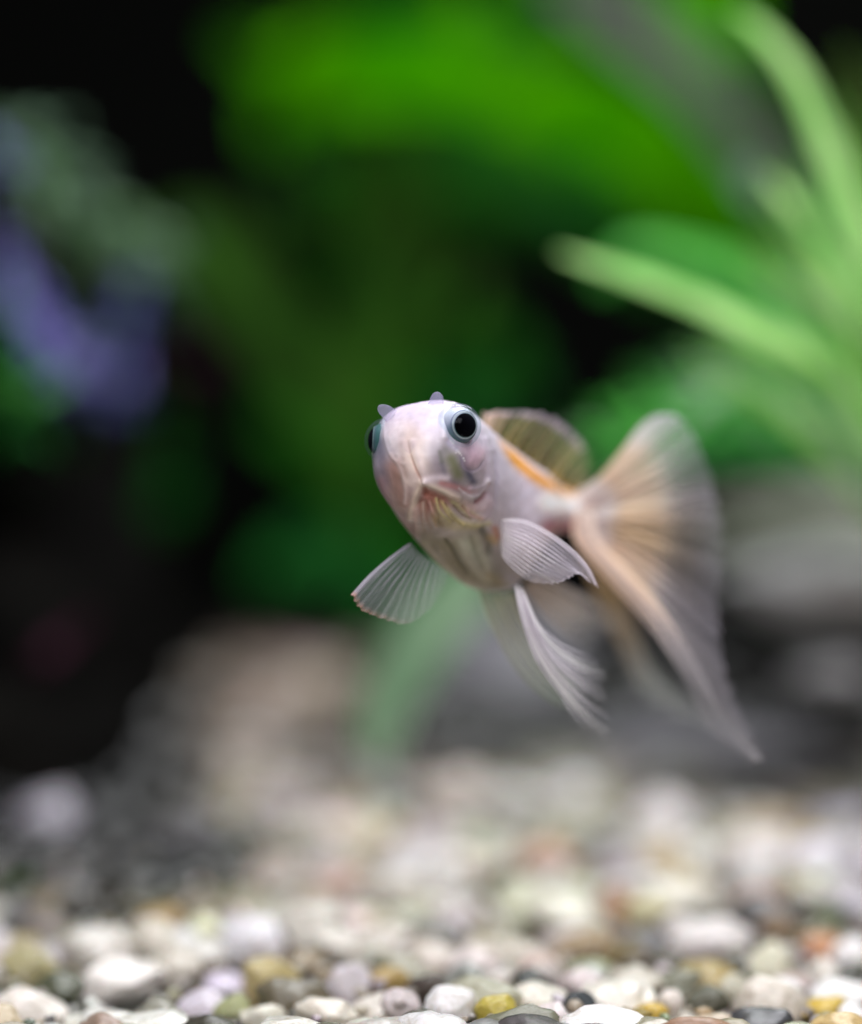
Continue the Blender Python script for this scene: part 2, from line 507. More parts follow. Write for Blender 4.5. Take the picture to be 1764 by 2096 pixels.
# ------------------------------------------------------------------ rocks and driftwood
def rock(name, px, py, d, w, h, deep, mat, seed, label, flat=0.8, tilt=0.0, rough=0.3):
    v, f = ico(5)
    n = np.array([mnoise.fractal(Vector(p * 1.4) + Vector((seed * 5.1, 0, 0)), 0.8, 2.1, 5) for p in v])
    v = v * (1 + rough * n)[:, None]
    r = np.random.default_rng(seed)
    for k in range(7):
        dd = r.normal(size=3); dd[2] = abs(dd[2]) + 0.2 if k < 3 else dd[2]; dd /= np.linalg.norm(dd)
        over = np.maximum(v @ dd - r.uniform(0.6, 0.85), 0)
        v -= (over * flat)[:, None] * dd
    s = PX * d / FOC
    v = v * np.array([w * s / 2, deep / 2, h * s / 2])
    c, q = math.cos(tilt), math.sin(tilt)
    v = v @ np.array([[c, 0, -q], [0, 1, 0], [q, 0, c]]).T
    loc = P(px, py, d)
    o = link(name, mesh_from(name, v, f, mat), None, loc)
    o["label"] = label; o["category"] = "rock"
    return o
rock("rock", 1700, 1090, 53, 480, 230, 5, M_rock4, 3, "dim greenish grey boulder at the right edge, behind and above the pale rock", rough=0.25)
rock("rock", 1690, 1190, 43, 440, 170, 5, M_rock, 6, "large pale grey rock with a bright rounded top at the right edge, behind the tail", rough=0.25)
rock("rock", 1480, 1530, 42.5, 640, 130, 5, M_rock2, 5, "long low slate rock lying on the gravel below the tail tip")
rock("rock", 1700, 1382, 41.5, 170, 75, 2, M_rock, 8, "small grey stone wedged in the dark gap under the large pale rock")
rock("rock", 1640, 1365, 44.5, 480, 190, 2.4, M_rock3, 14, "black rock shape added as the shade in the hollow between the pale rock and the gravel")
rock("rock", 985, 1400, 52, 480, 330, 6, M_rock2, 11, "dark purplish grey rock behind the pelvic fins, centre of the picture")

def limb(pts, radii, mat, name, seed=0, parent=None):
    c = crom(pts, 40); r = np.interp(np.linspace(0, 1, 40), np.linspace(0, 1, len(radii)), radii)
    n = 20; vv = []
    tang = np.gradient(c, axis=0); tang /= np.linalg.norm(tang, axis=1)[:, None]
    for i in range(n):
        a = 2 * math.pi * i / n
        e1 = np.cross(tang, [0, 1, 0.01]); e1 /= np.linalg.norm(e1, axis=1)[:, None]
        e2 = np.cross(tang, e1)
        rr = r * (1 + 0.22 * np.sin(3 * a + np.arange(40) * 0.25 + seed) + 0.1 * np.sin(7 * a - np.arange(40) * 0.6))
        vv.append(c + e1 * (rr * math.cos(a))[:, None] + e2 * (rr * math.sin(a))[:, None])
    return mesh_from(name, np.array(vv).reshape(-1, 3), grid_faces(n, 40, True), mat)
dw = empty("driftwood", P(60, 1560, 44), label="black gnarled driftwood added to darken the left corner", category="driftwood")  # wood and its root added to make the left corner dark
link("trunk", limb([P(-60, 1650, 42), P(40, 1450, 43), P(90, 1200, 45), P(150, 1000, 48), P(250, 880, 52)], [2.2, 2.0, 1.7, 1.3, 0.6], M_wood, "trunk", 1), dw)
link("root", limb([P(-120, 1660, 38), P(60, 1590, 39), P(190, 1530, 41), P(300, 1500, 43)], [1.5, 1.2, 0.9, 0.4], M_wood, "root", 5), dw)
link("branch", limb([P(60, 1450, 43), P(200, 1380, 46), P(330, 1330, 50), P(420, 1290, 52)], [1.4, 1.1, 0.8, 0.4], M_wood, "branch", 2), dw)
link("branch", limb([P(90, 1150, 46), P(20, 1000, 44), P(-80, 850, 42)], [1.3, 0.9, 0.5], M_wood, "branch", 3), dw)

# ------------------------------------------------------------------ plants
def blade_mesh(pts, widths, mat, fold=0.18, face=(0, -1, 0.35), nv=42, nu=9, thick=0.03, wave=0.0, seed=0):
    """a leaf blade: centre line pts (3-D cm), widths in cm along it, folded along the midrib, with real thickness"""
    c = crom(pts, nv)
    w = np.interp(np.linspace(0, 1, nv), np.linspace(0, 1, len(widths)), widths) / 2
    T = np.gradient(c, axis=0); T /= np.linalg.norm(T, axis=1)[:, None]
    S = np.cross(T, np.array(face, float)); S /= np.linalg.norm(S, axis=1)[:, None]
    N = np.cross(S, T)
    rows = []
    for side in (1, -1):
        for i in range(nu):
            q = -1 + 2 * i / (nu - 1)
            lift = fold * abs(q) ** 1.5 * w + wave * np.sin(np.arange(nv) * 0.45 + seed + q * 1.5) * abs(q) * w
            th = thick * (1 - 0.85 * abs(q)) + (thick * 1.2 if abs(q) < 0.12 else 0)
            rows.append(c + S * (q * w)[:, None] + N * (lift - side * th / 2)[:, None])
    rows = rows[:nu] + rows[nu:][::-1]
    V = np.array(rows).reshape(-1, 3)
    return mesh_from("leaf", V, grid_faces(2 * nu, nv, True), mat)

def plant(name, base, label, leaves, category="aquatic plant", group=None):
    o = empty(name, base, label=label, category=category)
    if group: o["group"] = group
    for k, L in enumerate(leaves):
        pts = [P(*q) for q in L['p']]
        dm = np.mean([q[2] for q in L['p']])
        ws = [w * PX * dm / FOC for w in L['w']]
        me = blade_mesh(pts, ws, L['m'], fold=L.get('fold', 0.2), face=L.get('face', (0, -1, 0.4)), wave=L.get('wave', 0.04), seed=k, nv=L.get('nv', 42), nu=5 if 'nv' in L else 9)
        link(L.get('n', 'leaf'), me, o)
    return o

G_pale = mat_leaf("leaf_pale_green", lin((150, 212, 112)), lin((204, 240, 165)), 0.4)
G_mid = mat_leaf("leaf_mid_green", lin((50, 165, 45)), lin((120, 210, 100)), 0.4)
G_bright = mat_leaf("leaf_bright_green", (0.003, 0.17, 0.0001), (0.12, 0.50, 0.0001), 0.55, scale=45, spec=0.0)
G_deep = mat_leaf("leaf_deep_green", (0.002, 0.085, 0.001), (0.02, 0.19, 0.002), 0.5, scale=60)
G_olive = mat_leaf("leaf_olive", lin((42, 88, 18)), lin((70, 120, 30)), 0.4, scale=60)
G_grey = mat_leaf("leaf_grey_green", lin((75, 105, 85)), lin((110, 140, 110)), 0.3, scale=60)
G_lav = mat_leaf("leaf_violet", lin((110, 108, 185)), lin((170, 162, 228)), 0.3, scale=60)
G_indigo = mat_leaf("leaf_indigo", lin((60, 65, 120)), lin((90, 95, 160)), 0.3, scale=60)
G_pink = mat_leaf("leaf_magenta", lin((46, 16, 32)), lin((64, 24, 44)), 0.3, scale=60)
G_stem = mat_leaf("stem_grey", lin((62, 68, 60)), lin((86, 88, 82)), 0.2, scale=60)

up = (0, -0.75, 0.66)
G_dim = mat_leaf("leaf_dark_green", lin((14, 80, 24)), lin((32, 118, 40)), 0.4, scale=60)
G_sage = mat_leaf("leaf_sage_green", lin((118, 156, 120)), lin((160, 190, 155)), 0.35, scale=80)
G_yel = mat_leaf("leaf_yellow_green", lin((140, 200, 80)), lin((190, 232, 120)), 0.45, scale=80)
rp = np.random.default_rng(21)

def tuft(n, line, length, width, mats, ang, d, spread=20, aspread=0.4, curl=0.3, dsp=1.5):
    """n small leaves set along a centre line, as on a bushy stem"""
    out = []
    c = crom(np.array(line, float), 50)
    for k in range(n):
        x, y = c[rp.integers(0, 50)] + rp.normal(0, spread, 2)
        a = math.radians(ang) + rp.normal(0, aspread); L = length * rp.uniform(0.6, 1.3); dd = d + rp.normal(0, dsp)
        cu = rp.normal(0, curl); pts = []
        for t in (0, 0.33, 0.67, 1):
            pts.append((x + L * t * math.cos(a + cu * t), y - L * t * math.sin(a + cu * t), dd + rp.uniform(-0.3, 0.3)))
        w = width * rp.uniform(0.6, 1.3)
        out.append(dict(p=pts, w=[w * 0.3, w, w * 0.9, w * 0.12], m=mats[rp.integers(0, len(mats))], nv=14, face=(rp.normal(0, 0.4), -1, rp.uniform(-0.1, 0.8))))
    return out

def fan(n, root, tips, width, mats, d, sag=0.12, dsp=1.5):
    """n narrow blades that leave one root and arch out to tips along a line"""
    out = []
    c = crom(np.array(tips, float), 60)
    for k in range(n):
        tx, ty = c[int(59 * (k + rp.uniform(0, 1)) / n)] + rp.normal(0, 22, 2)
        rx, ry = root[0] + rp.normal(0, 30), root[1] + rp.normal(0, 30); dd = d + rp.normal(0, dsp)
        mx, my = (rx + tx) / 2, (ry + ty) / 2; L = math.hypot(tx - rx, ty - ry)
        up_k = sag * L * rp.uniform(0.4, 1.4)
        w = width * rp.uniform(0.6, 1.3)
        out.append(dict(p=[(rx, ry, dd), (mx * 0.5 + rx * 0.5, my * 0.5 + ry * 0.5 - up_k * 0.7, dd), (mx, my - up_k, dd), (mx * 0.5 + tx * 0.5, my * 0.5 + ty * 0.5 - up_k * 0.7, dd), (tx, ty, dd)],
                        w=[w * 0.8, w, w, w * 0.7, w * 0.1], m=mats[rp.integers(0, len(mats))], nv=24, face=up))
    return out

plant("grass_plant", P(1900, 1500, 35), "pale green strap-leaved plant fanning in from the right edge, nearest the fish", [
    dict(p=[(1900, 1080, 34.5), (1723, 800, 34), (1650, 728, 33.5), (1552, 678, 33), (1454, 632, 33), (1308, 574, 33), (1210, 540, 33), (1142, 516, 33)],
         w=[40, 60, 62, 58, 54, 44, 28, 8], m=G_pale, face=up),
    dict(p=[(1900, 1110, 34.8), (1740, 830, 34.6), (1650, 755, 34.2), (1560, 708, 34), (1450, 662, 34)],
         w=[20, 26, 26, 20, 6], m=G_yel, face=up),
    dict(p=[(1900, 900, 34.5), (1800, 620, 34), (1764, 480, 34), (1715, 350, 34), (1672, 250, 34), (1618, 140, 34), (1552, 60, 34), (1500, 24, 34)],
         w=[44, 58, 62, 60, 56, 48, 36, 10], m=G_pale, face=up),
    dict(p=[(1900, 880, 35.5), (1820, 660, 35), (1775, 520, 35), (1735, 400, 35), (1700, 300, 35), (1670, 220, 35)],
         w=[30, 38, 40, 36, 26, 6], m=G_yel, face=up),
    dict(p=[(1900, 980, 35), (1800, 780, 35), (1740, 660, 34.5), (1674, 522, 34.5), (1620, 420, 34.5), (1565, 360, 35)],
         w=[34, 40, 42, 38, 32, 8], m=G_pale, face=up),
    dict(p=[(1540, 420, 36), (1530, 390, 36), (1532, 355, 36), (1548, 325, 36)], w=[20, 62, 64, 16], m=G_grey, face=up),
    dict(p=[(1900, 820, 36), (1810, 640, 36), (1750, 520, 36), (1700, 420, 36), (1660, 330, 36)], w=[34, 42, 38, 28, 8], m=G_pale, face=up),
    dict(p=[(1900, 1180, 36), (1800, 1010, 36), (1720, 900, 36), (1640, 830, 36), (1560, 780, 36)], w=[30, 44, 44, 30, 8], m=G_sage, face=up),
] + fan(12, (1900, 950), [(1500, 560), (1560, 420), (1640, 240), (1720, 130)], 17, [G_mid, G_pale, G_yel], 36)
  + fan(9, (1900, 1120), [(1350, 720), (1480, 760), (1560, 700), (1640, 640)], 15, [G_mid, G_pale, G_yel], 36.5, sag=0.08))
plant("grass_plant", P(1850, 1560, 41), "mid green fine-bladed bushy plant behind the pale straps, above the rock", [
    dict(p=[(1950, 900, 43), (1764, 840, 43), (1600, 820, 43), (1450, 830, 43), (1320, 880, 43), (1230, 950, 43), (1180, 1020, 43)],
         w=[150, 170, 180, 160, 130, 90, 20], m=G_dim, face=up),
    dict(p=[(1950, 1050, 41), (1800, 800, 41), (1625, 650, 41), (1503, 570, 41), (1405, 530, 41), (1290, 515, 41), (1230, 585, 41)],
         w=[60, 80, 90, 80, 64, 46, 16], m=G_mid, face=up),
] + fan(34, (1930, 1060), [(1190, 1010), (1230, 900), (1330, 800), (1400, 700), (1500, 620), (1540, 520)], 34, [G_mid, G_mid, G_dim, G_sage], 41)
  + fan(16, (1930, 900), [(1480, 640), (1520, 480), (1580, 380), (1640, 300)], 30, [G_mid, G_dim, G_olive], 42)
  + tuft(24, [(1250, 960), (1450, 860), (1700, 900)], 110, 30, [G_mid, G_sage, G_dim], 130, 40, 45, 0.6))
plant("broad_leaf_plant", P(1560, 1500, 60), "tall plant with huge bright green leaves arching across the top", [
    dict(p=[(1640, 700, 60), (1520, 520, 60), (1420, 400, 59), (1310, 300, 58), (1190, 235, 58), (1090, 220, 58), (1010, 250, 58)],
         w=[80, 170, 230, 240, 220, 160, 20], m=G_bright, face=(0, -0.9, 0.45), fold=0.25),
    dict(p=[(1180, 330, 61), (1060, 220, 61), (930, 170, 60), (800, 155, 59), (680, 170, 59), (590, 220, 60), (540, 300, 60)],
         w=[60, 170, 220, 230, 210, 160, 20], m=G_bright, face=(0, -0.9, 0.45), fold=0.25),
    dict(p=[(1560, 330, 62), (1490, 200, 62), (1440, 90, 62), (1420, 0, 62), (1430, -120, 62)], w=[20, 120, 190, 210, 160], m=G_bright, face=(0, -0.9, 0.45)),
    dict(p=[(1640, 700, 60), (1660, 900, 60), (1640, 1200, 60), (1560, 1500, 60)], w=[40, 36, 36, 40], m=G_olive, n="stem"),
    dict(p=[(640, 330, 64), (860, 330, 64), (1060, 380, 64), (1240, 470, 64), (1400, 620, 64)], w=[60, 190, 210, 180, 40], m=G_deep),
    dict(p=[(600, 90, 65), (800, 60, 65), (1000, 50, 65), (1200, 90, 65)], w=[60, 140, 160, 40], m=G_deep),
] + tuft(26, [(560, 300), (640, 130), (900, 60), (1150, 100), (1350, 220), (1540, 430)], 170, 80, [G_bright, G_deep, G_deep, G_dim], 20, 62, 45, 1.2, dsp=1.5)
  + tuft(30, [(620, 380), (900, 420), (1200, 430), (1450, 560)], 190, 70, [G_deep, G_deep, G_dim, G_olive], 60, 65, 60, 0.9, dsp=1.0))
plant("wood_stem", P(1700, 900, 64), "grey leafless stem slanting between the bright leaves at the top", [
    dict(p=[(1750, 760, 55), (1600, 400, 55), (1420, 170, 55), (1280, 50, 55), (1150, -60, 55)], w=[90, 110, 120, 130, 130], m=G_stem, n="stem", fold=0.4)],
      category="plant stem")
plant("stem_plant", P(760, 1450, 62), "dim olive plant standing in the dark behind the fish's head", [
    dict(p=[(770, 1300, 62), (740, 1000, 62), (760, 760, 62), (800, 520, 62), (820, 330, 62), (830, 240, 62)], w=[30, 60, 130, 140, 110, 40], m=G_olive),
    dict(p=[(760, 1000, 62), (640, 800, 62), (520, 620, 62), (430, 510, 62), (350, 460, 62)], w=[30, 90, 130, 150, 40], m=G_olive),
    dict(p=[(780, 1000, 63), (880, 880, 63), (990, 780, 63), (1090, 740, 63)], w=[30, 110, 150, 30], m=G_dim),
    dict(p=[(760, 1100, 62), (700, 950, 62), (600, 880, 62), (520, 860, 62)], w=[30, 110, 120, 30], m=G_deep),
] + tuft(34, [(560, 620), (760, 700), (860, 820), (1000, 880)], 150, 60, [G_deep, G_deep, G_olive, G_dim], 100, 63, 75, 0.8, dsp=1.0))
plant("stem_plant", P(640, 1500, 58), "low dark green plant just left of the pectoral fin", [
    dict(p=[(700, 1420, 58), (790, 1270, 58), (720, 1170, 58), (610, 1140, 58), (520, 1190, 58)], w=[20, 90, 130, 120, 30], m=G_dim),
    dict(p=[(700, 1420, 58), (820, 1250, 58), (860, 1130, 58), (800, 1040, 58)], w=[20, 80, 80, 20], m=G_deep),
] + tuft(8, [(560, 1180), (700, 1190), (800, 1180)], 90, 50, [G_dim], 100, 58, 25, 0.7))
plant("strap_leaf_plant", P(770, 1560, 42), "single grey-green leaf hanging below the fish's chest in front of the rock", [
    dict(p=[(770, 1560, 38), (785, 1470, 38), (830, 1370, 38), (890, 1280, 38), (955, 1200, 38), (1010, 1120, 38)], w=[60, 100, 125, 135, 120, 30], m=G_sage, face=(0, -1, 0.3)),
])
plant("violet_plant", P(90, 1400, 46), "blurred plant with blue-violet leaves and grey-green tips at the left edge",
    tuft(60, [(-20, 490), (20, 570), (70, 660), (130, 725)], 95, 26, [G_lav, G_lav, G_lav, G_indigo], -60, 44, 13, 0.35)
  + tuft(24, [(275, 560), (270, 640), (245, 720), (232, 780)], 85, 26, [G_indigo, G_indigo, G_lav], -88, 46, 13, 0.3)
  + tuft(46, [(-10, 270), (90, 360), (200, 460), (330, 570)], 95, 27, [G_grey, G_sage, G_olive, G_grey], -40, 46, 28, 0.6)
  + tuft(16, [(60, 440), (150, 540), (200, 650), (210, 720)], 100, 36, [G_grey, G_olive, G_pink], -70, 48, 22, 0.5)
  + tuft(5, [(-40, 280), (0, 340)], 80, 26, [G_indigo, G_lav], -50, 44, 12, 0.5)
  + tuft(5, [(380, 660), (440, 740)], 80, 34, [G_pink, G_pink], -70, 54, 22, 0.5)
  + [dict(p=[(90, 1500, 46), (130, 1200, 46), (150, 900, 46), (190, 760, 46)], w=[14, 14, 14, 12], m=G_olive, n="stem")])
plant("fern_plant", P(-20, 1500, 42), "dark green feathery leaf bunch low on the left edge beside the violet plant",
    tuft(30, [(-20, 600), (10, 740), (30, 860), (10, 960)], 80, 22, [G_dim, G_dim, G_mid], 60, 42, 24, 0.8)
  + tuft(10, [(320, 900), (310, 1020), (290, 1080)], 90, 40, [G_dim, G_deep], 80, 54, 22, 0.6))
plant("magenta_plant", P(20, 1450, 40), "short dark magenta leaf in the shadow on the left", [
    dict(p=[(0, 1410, 44), (70, 1360, 40), (130, 1310, 40), (190, 1260, 40)], w=[20, 32, 30, 8], m=G_pink),
])
plant("sprout", P(-20, 1960, 33), "small green leaf poking out of the gravel in the lower left corner", [
    dict(p=[(-30, 1960, 32), (10, 1900, 32), (40, 1850, 32), (60, 1790, 32)], w=[70, 110, 90, 20], m=G_dim),
])

# ------------------------------------------------------------------ the fish
fish = empty("goldfish", P(960, 1040, 26.2), label="small white and orange goldfish swimming up to the lens, fins spread", category="goldfish")

yaw, pitch, roll = map(math.radians, (27, 10, 10))
F = np.array([-math.sin(yaw) * math.cos(pitch), -math.cos(yaw) * math.cos(pitch), math.sin(pitch)])
U0 = np.array([0, 0, 1.0]); U0 = U0 - F * (U0 @ F); U0 /= np.linalg.norm(U0)
L0 = np.cross(U0, F); L0 /= np.linalg.norm(L0)
if L0[0] < 0: L0 = -L0
UP = U0 * math.cos(roll) - L0 * math.sin(roll)

ST = np.array([
 (838, 930, 24.50, .00, .00, .00),
 (839, 930, 24.515, .13, .13, .14),
 (842, 930, 24.56, .24, .25, .26),
 (848, 931, 24.66, .37, .39, .40),
 (857, 934, 24.80, .46, .49, .52),
 (869, 940, 25.00, .515, .545, .60),
 (888, 952, 25.28, .54, .575, .68),
 (920, 982, 25.65, .535, .60, .80),
 (965, 1012, 26.15, .52, .58, .91),
 (1020, 1032, 26.7, .48, .50, .86),
 (1078, 1040, 27.3, .38, .38, .48),
 (1126, 1042, 27.8, .22, .25, .28),
 (1168, 1048, 28.2, .15, .20, .20),
 (1195, 1056, 28.4, .10, .20, .20),
 (1208, 1060, 28.5, .02, .05, .05)])
NT_, NA = 420, 420
q = np.linspace(0, 1, NT_) ** 1.25
ctr = np.array([P(r[0], r[1], fd(r[2])) for r in ST])
full = np.hstack([ctr, ST[:, 3:]])
k = len(full)
def samp(tt):
    e = np.vstack([2 * full[0] - full[1], full, 2 * full[-1] - full[-2]])
    t = tt * (k - 1); i = np.minimum(t.astype(int), k - 2); f = (t - i)[:, None]
    a, b, c, d = e[i], e[i + 1], e[i + 2], e[i + 3]
    return 0.5 * (2 * b + (c - a) * f + (2 * a - 5 * b + 4 * c - d) * f ** 2 + (3 * b - a - 3 * c + d) * f ** 3)
S = samp(q)
C = S[:, :3]; W = np.maximum(S[:, 3], 0); HU = np.maximum(S[:, 4], 0); HD = np.maximum(S[:, 5], 0)
# smooth tangent so that the section planes do not jitter
Tn = np.gradient(C, axis=0); Tn /= np.linalg.norm(Tn, axis=1)[:, None] + 1e-12
wgt = sm(0.15, 0.6, q)[:, None]
Tn = (-F) * (1 - wgt) + Tn * wgt; Tn /= np.linalg.norm(Tn, axis=1)[:, None]
Ul = UP - Tn * (Tn @ UP)[:, None]; Ul /= np.linalg.norm(Ul, axis=1)[:, None]
Ll = np.cross(Tn, Ul); Ll *= np.sign(Ll[:, :1])
ang = np.linspace(0, 2 * math.pi, NA, endpoint=False)
ca, sa = np.cos(ang), np.sin(ang)
nexp = np.where(sa > 0, 0.74, 0.92)
cx = np.sign(ca) * np.abs(ca) ** nexp; sx = np.sign(sa) * np.abs(sa) ** nexp
up_ = np.maximum(sx, 0); dn_ = np.minimum(sx, 0)
# belly narrows towards its keel
narrow = 1 - 0.22 * (dn_ ** 2)
V = (C[None] + Ll[None] * (cx * narrow)[:, None, None] * W[None, :, None]
     + Ul[None] * (up_[:, None, None] * HU[None, :, None] + dn_[:, None, None] * HD[None, :, None]))
V = V.reshape(-1, 3)
FB = grid_faces(NA, NT_, True)

def normals(V, Fq):
    a = V[Fq[:, 2]] - V[Fq[:, 0]]; b = V[Fq[:, 3]] - V[Fq[:, 1]]
    fn = np.cross(a, b); N = np.zeros_like(V)
    for j in range(4): np.add.at(N, Fq[:, j], fn)
    N /= np.linalg.norm(N, axis=1)[:, None] + 1e-12
    return N
Nn = normals(V, FB)
cen = np.repeat(C[None], NA, 0).reshape(-1, 3)
if np.sum((V - cen) * Nn) < 0:
    FB = FB[:, ::-1]; Nn = -Nn
u, v = unP(V)
view = -V + np.array([0, 0, CAM_Z]); view /= np.linalg.norm(view, axis=1)[:, None]
facing = sm(-0.05, 0.25, np.sum(Nn * view, 1))
qq = np.repeat(q[None], NA, 0).reshape(-1)
ss = np.repeat(sx[:, None], NT_, 1).reshape(-1)
front = 1 - sm(0.52, 0.62, qq)

def dist_poly(pts):
    pts = np.array(pts, float)
    if len(pts) == 1:
        return np.hypot(u - pts[0, 0], v - pts[0, 1]), np.zeros_like(u)
    if len(pts) > 2: pts = crom(pts, 6 * len(pts))
    best = np.full(u.shape, 1e9); bt = np.zeros_like(u)
    for i in range(len(pts) - 1):
        a, b = pts[i], pts[i + 1]; ab = b - a
        t = np.clip(((u - a[0]) * ab[0] + (v - a[1]) * ab[1]) / (ab @ ab + 1e-9), 0, 1)
        d = np.hypot(u - a[0] - t * ab[0], v - a[1] - t * ab[1])
        m = d < best; best[m] = d[m]; bt[m] = (i + t[m]) / (len(pts) - 1)
    return best, bt

colr = np.zeros((len(V), 3))
base_w = lin((226, 220, 234))
colr[:] = base_w
# under side: olive beige
under = sm(0.05, -0.75, ss)[:, None]
colr = colr * (1 - 0.6 * under) + lin((190, 176, 165)) * 0.6 * under
disp = np.zeros(len(V))
def stroke(pts, r, rgb=None, k=1.0, d=0.0, hard=1.0, fade=False, msk=None):
    global colr, disp
    D, t = dist_poly(pts)
    w = np.exp(-(D / r) ** 2 * hard) if hard >= 0.5 else sm(r, r * 0.7, D)
    w = w * facing
    if fade: w = w * (1 - t) ** 0.7
    if msk is not None: w = w * msk
    if rgb is not None:
        colr = colr * (1 - w[:, None] * k) + lin(rgb) * w[:, None] * k
    if d: disp += w * d
fr = front
# --- forehead and snout
stroke([(835, 845)], 60, (232, 226, 250), 0.7)
stroke([(815, 880), (860, 900)], 42, (246, 241, 243), 0.7)
stroke([(835, 890), (850, 950)], 30, (248, 232, 214), 0.85)
stroke([(800, 860)], 26, None, d=0.006)
stroke([(905, 850)], 30, (224, 220, 242), 0.6)
stroke([(800, 900), (822, 880)], 14, (250, 248, 250), 0.4, d=0.004)
stroke([(786, 868), (789, 905), (800, 935), (812, 945)], 4, (238, 232, 242), 0.5, d=0.004)
stroke([(812, 932), (818, 946), (826, 950)], 5, (252, 250, 250), 0.6, d=0.004)
stroke([(864, 990), (858, 976), (850, 958), (844, 942), (838, 922), (834, 900)], 3.0, (176, 122, 100), 0.95, d=-0.010, fade=True)
stroke([(864, 990), (856, 972), (848, 952)], 9, (232, 196, 180), 0.5, fade=True)
stroke([(824, 905), (832, 945), (848, 985)], 8, (242, 228, 222), 0.5, d=0.006)
stroke([(846, 905), (858, 945), (874, 982)], 8, (246, 234, 236), 0.5, d=0.007)
# left cheek (clear skin over the jaw)
stroke([(776, 905), (780, 945), (788, 985)], 13, (122, 126, 150), 0.75, d=-0.006)
stroke([(806, 955), (815, 1000), (824, 1035)], 24, (186, 146, 132), 0.85)
stroke([(822, 975)], 10, (168, 140, 118), 0.5)
stroke([(800, 930), (820, 962), (830, 1000), (828, 1030)], 4.5, (232, 216, 212), 0.6, d=0.004)
stroke([(832, 985), (846, 988), (856, 984)], 8, (240, 226, 216), 0.6, d=0.003)
stroke([(778, 985), (793, 1030), (818, 1070), (838, 1095)], 11, (216, 180, 188), 0.75)
stroke([(800, 1040), (830, 1045), (845, 1060)], 6, (222, 200, 194), 0.5, d=0.003)
stroke([(822, 1070), (845, 1085), (850, 1100)], 12, (204, 168, 160), 0.6)
# right cheek: clear window showing olive and slate beneath
stroke([(900, 930), (902, 965), (925, 988)], 24, (158, 150, 160), 0.85, d=-0.006)
stroke([(925, 940), (938, 970)], 17, (122, 130, 84), 0.85)
stroke([(948, 938), (958, 965), (968, 985)], 10, (88, 92, 114), 0.85)
stroke([(905, 950), (915, 980), (935, 992)], 6, (120, 118, 134), 0.6)
stroke([(900, 925), (905, 945)], 5, (112, 118, 104), 0.6)
stroke([(912, 918)], 12, (120, 124, 110), 0.5)
stroke([(893, 985), (915, 985)], 10, (196, 180, 196), 0.5)
stroke([(985, 975), (995, 950)], 10, (206, 190, 198), 0.6)
stroke([(955, 905), (972, 938)], 19, (228, 194, 212), 0.85, d=0.009)
stroke([(965, 945), (985, 925)], 13, (236, 204, 218), 0.7, d=0.006)
stroke([(944, 935), (948, 955), (962, 964), (978, 958), (988, 944)], 2.8, (180, 168, 188), 0.6, d=-0.004)
stroke([(993, 900), (1000, 940), (1000, 985)], 8, (236, 226, 242), 0.7, d=0.010)
stroke([(1010, 930), (1016, 980), (1012, 1030)], 5, (200, 190, 210), 0.5, d=-0.008)
# silver flecks beneath the eye
for (fx, fy, fs) in ((926, 908, 3.6), (929, 915, 3), (935, 921, 3), (938, 925, 2.4), (941, 928, 2.0), (948, 938, 1.9), (950, 943, 1.6), (922, 903, 2.2), (933, 927, 1.6), (944, 932, 1.4)):
    stroke([(fx, fy)], fs, (255, 255, 255), 1.0, d=0.003)
stroke([(908, 862), (912, 888), (918, 905), (935, 918)], 6, (196, 192, 222), 0.6, d=-0.004)
# ring of skin round the eye
stroke([(908, 895), (908, 868), (914, 843), (930, 826), (952, 818), (972, 826)], 9, (238, 236, 244), 0.7, d=0.028)
# mouth: the two lips meet in a tent, darker throat skin sinks beneath it
stroke([(888, 1026)], 36, (176, 116, 96), 0.9, d=-0.040)
stroke([(860, 1036), (874, 1046)], 14, (138, 74, 58), 0.85, d=-0.028)
stroke([(876, 1018), (905, 1030)], 13, (164, 104, 90), 0.7, d=-0.02)
stroke([(915, 1025), (940, 1032), (962, 1038)], 10, (160, 104, 90), 0.65, d=-0.012)
stroke([(868, 1000), (872, 1018)], 7, (158, 100, 84), 0.8, d=-0.022)
stroke([(868, 989), (890, 998), (915, 1009), (935, 1018)], 8, (236, 224, 206), 0.85, d=0.024)
stroke([(925, 1014), (948, 1026), (968, 1040)], 8, (226, 204, 190), 0.6, d=0.012)
stroke([(864, 988), (852, 1010), (845, 1035), (838, 1058)], 8, (226, 210, 192), 0.8, d=0.020)
stroke([(872, 984), (890, 980), (915, 980)], 8, (246, 236, 242), 0.75, d=0.010)
stroke([(905, 990), (935, 998), (960, 1006)], 7, (206, 146, 146), 0.75)
stroke([(960, 1000), (975, 1008)], 7, (214, 180, 190), 0.6)
# jaw plate edge and gill cover
stroke([(950, 1010), (962, 1016), (978, 1014), (990, 1003), (998, 985)], 4.6, (244, 232, 240), 0.55, d=0.006)
stroke([(962, 1000), (985, 996), (995, 984)], 4, (236, 222, 236), 0.6, d=0.006)
stroke([(940, 1000), (952, 1010), (968, 1018)], 2.6, (252, 246, 250), 0.5, d=0.003)
stroke([(976, 1028), (986, 1020), (993, 1010)], 6, (150, 88, 92), 0.8, d=-0.014)
stroke([(992, 990), (996, 982)], 2.4, (255, 250, 255), 0.9)
stroke([(955, 1038), (985, 1042), (1000, 1030)], 9, (222, 196, 196), 0.7, d=0.008)
stroke([(1000, 1000), (1003, 1030), (996, 1055)], 10, (226, 206, 218), 0.6)
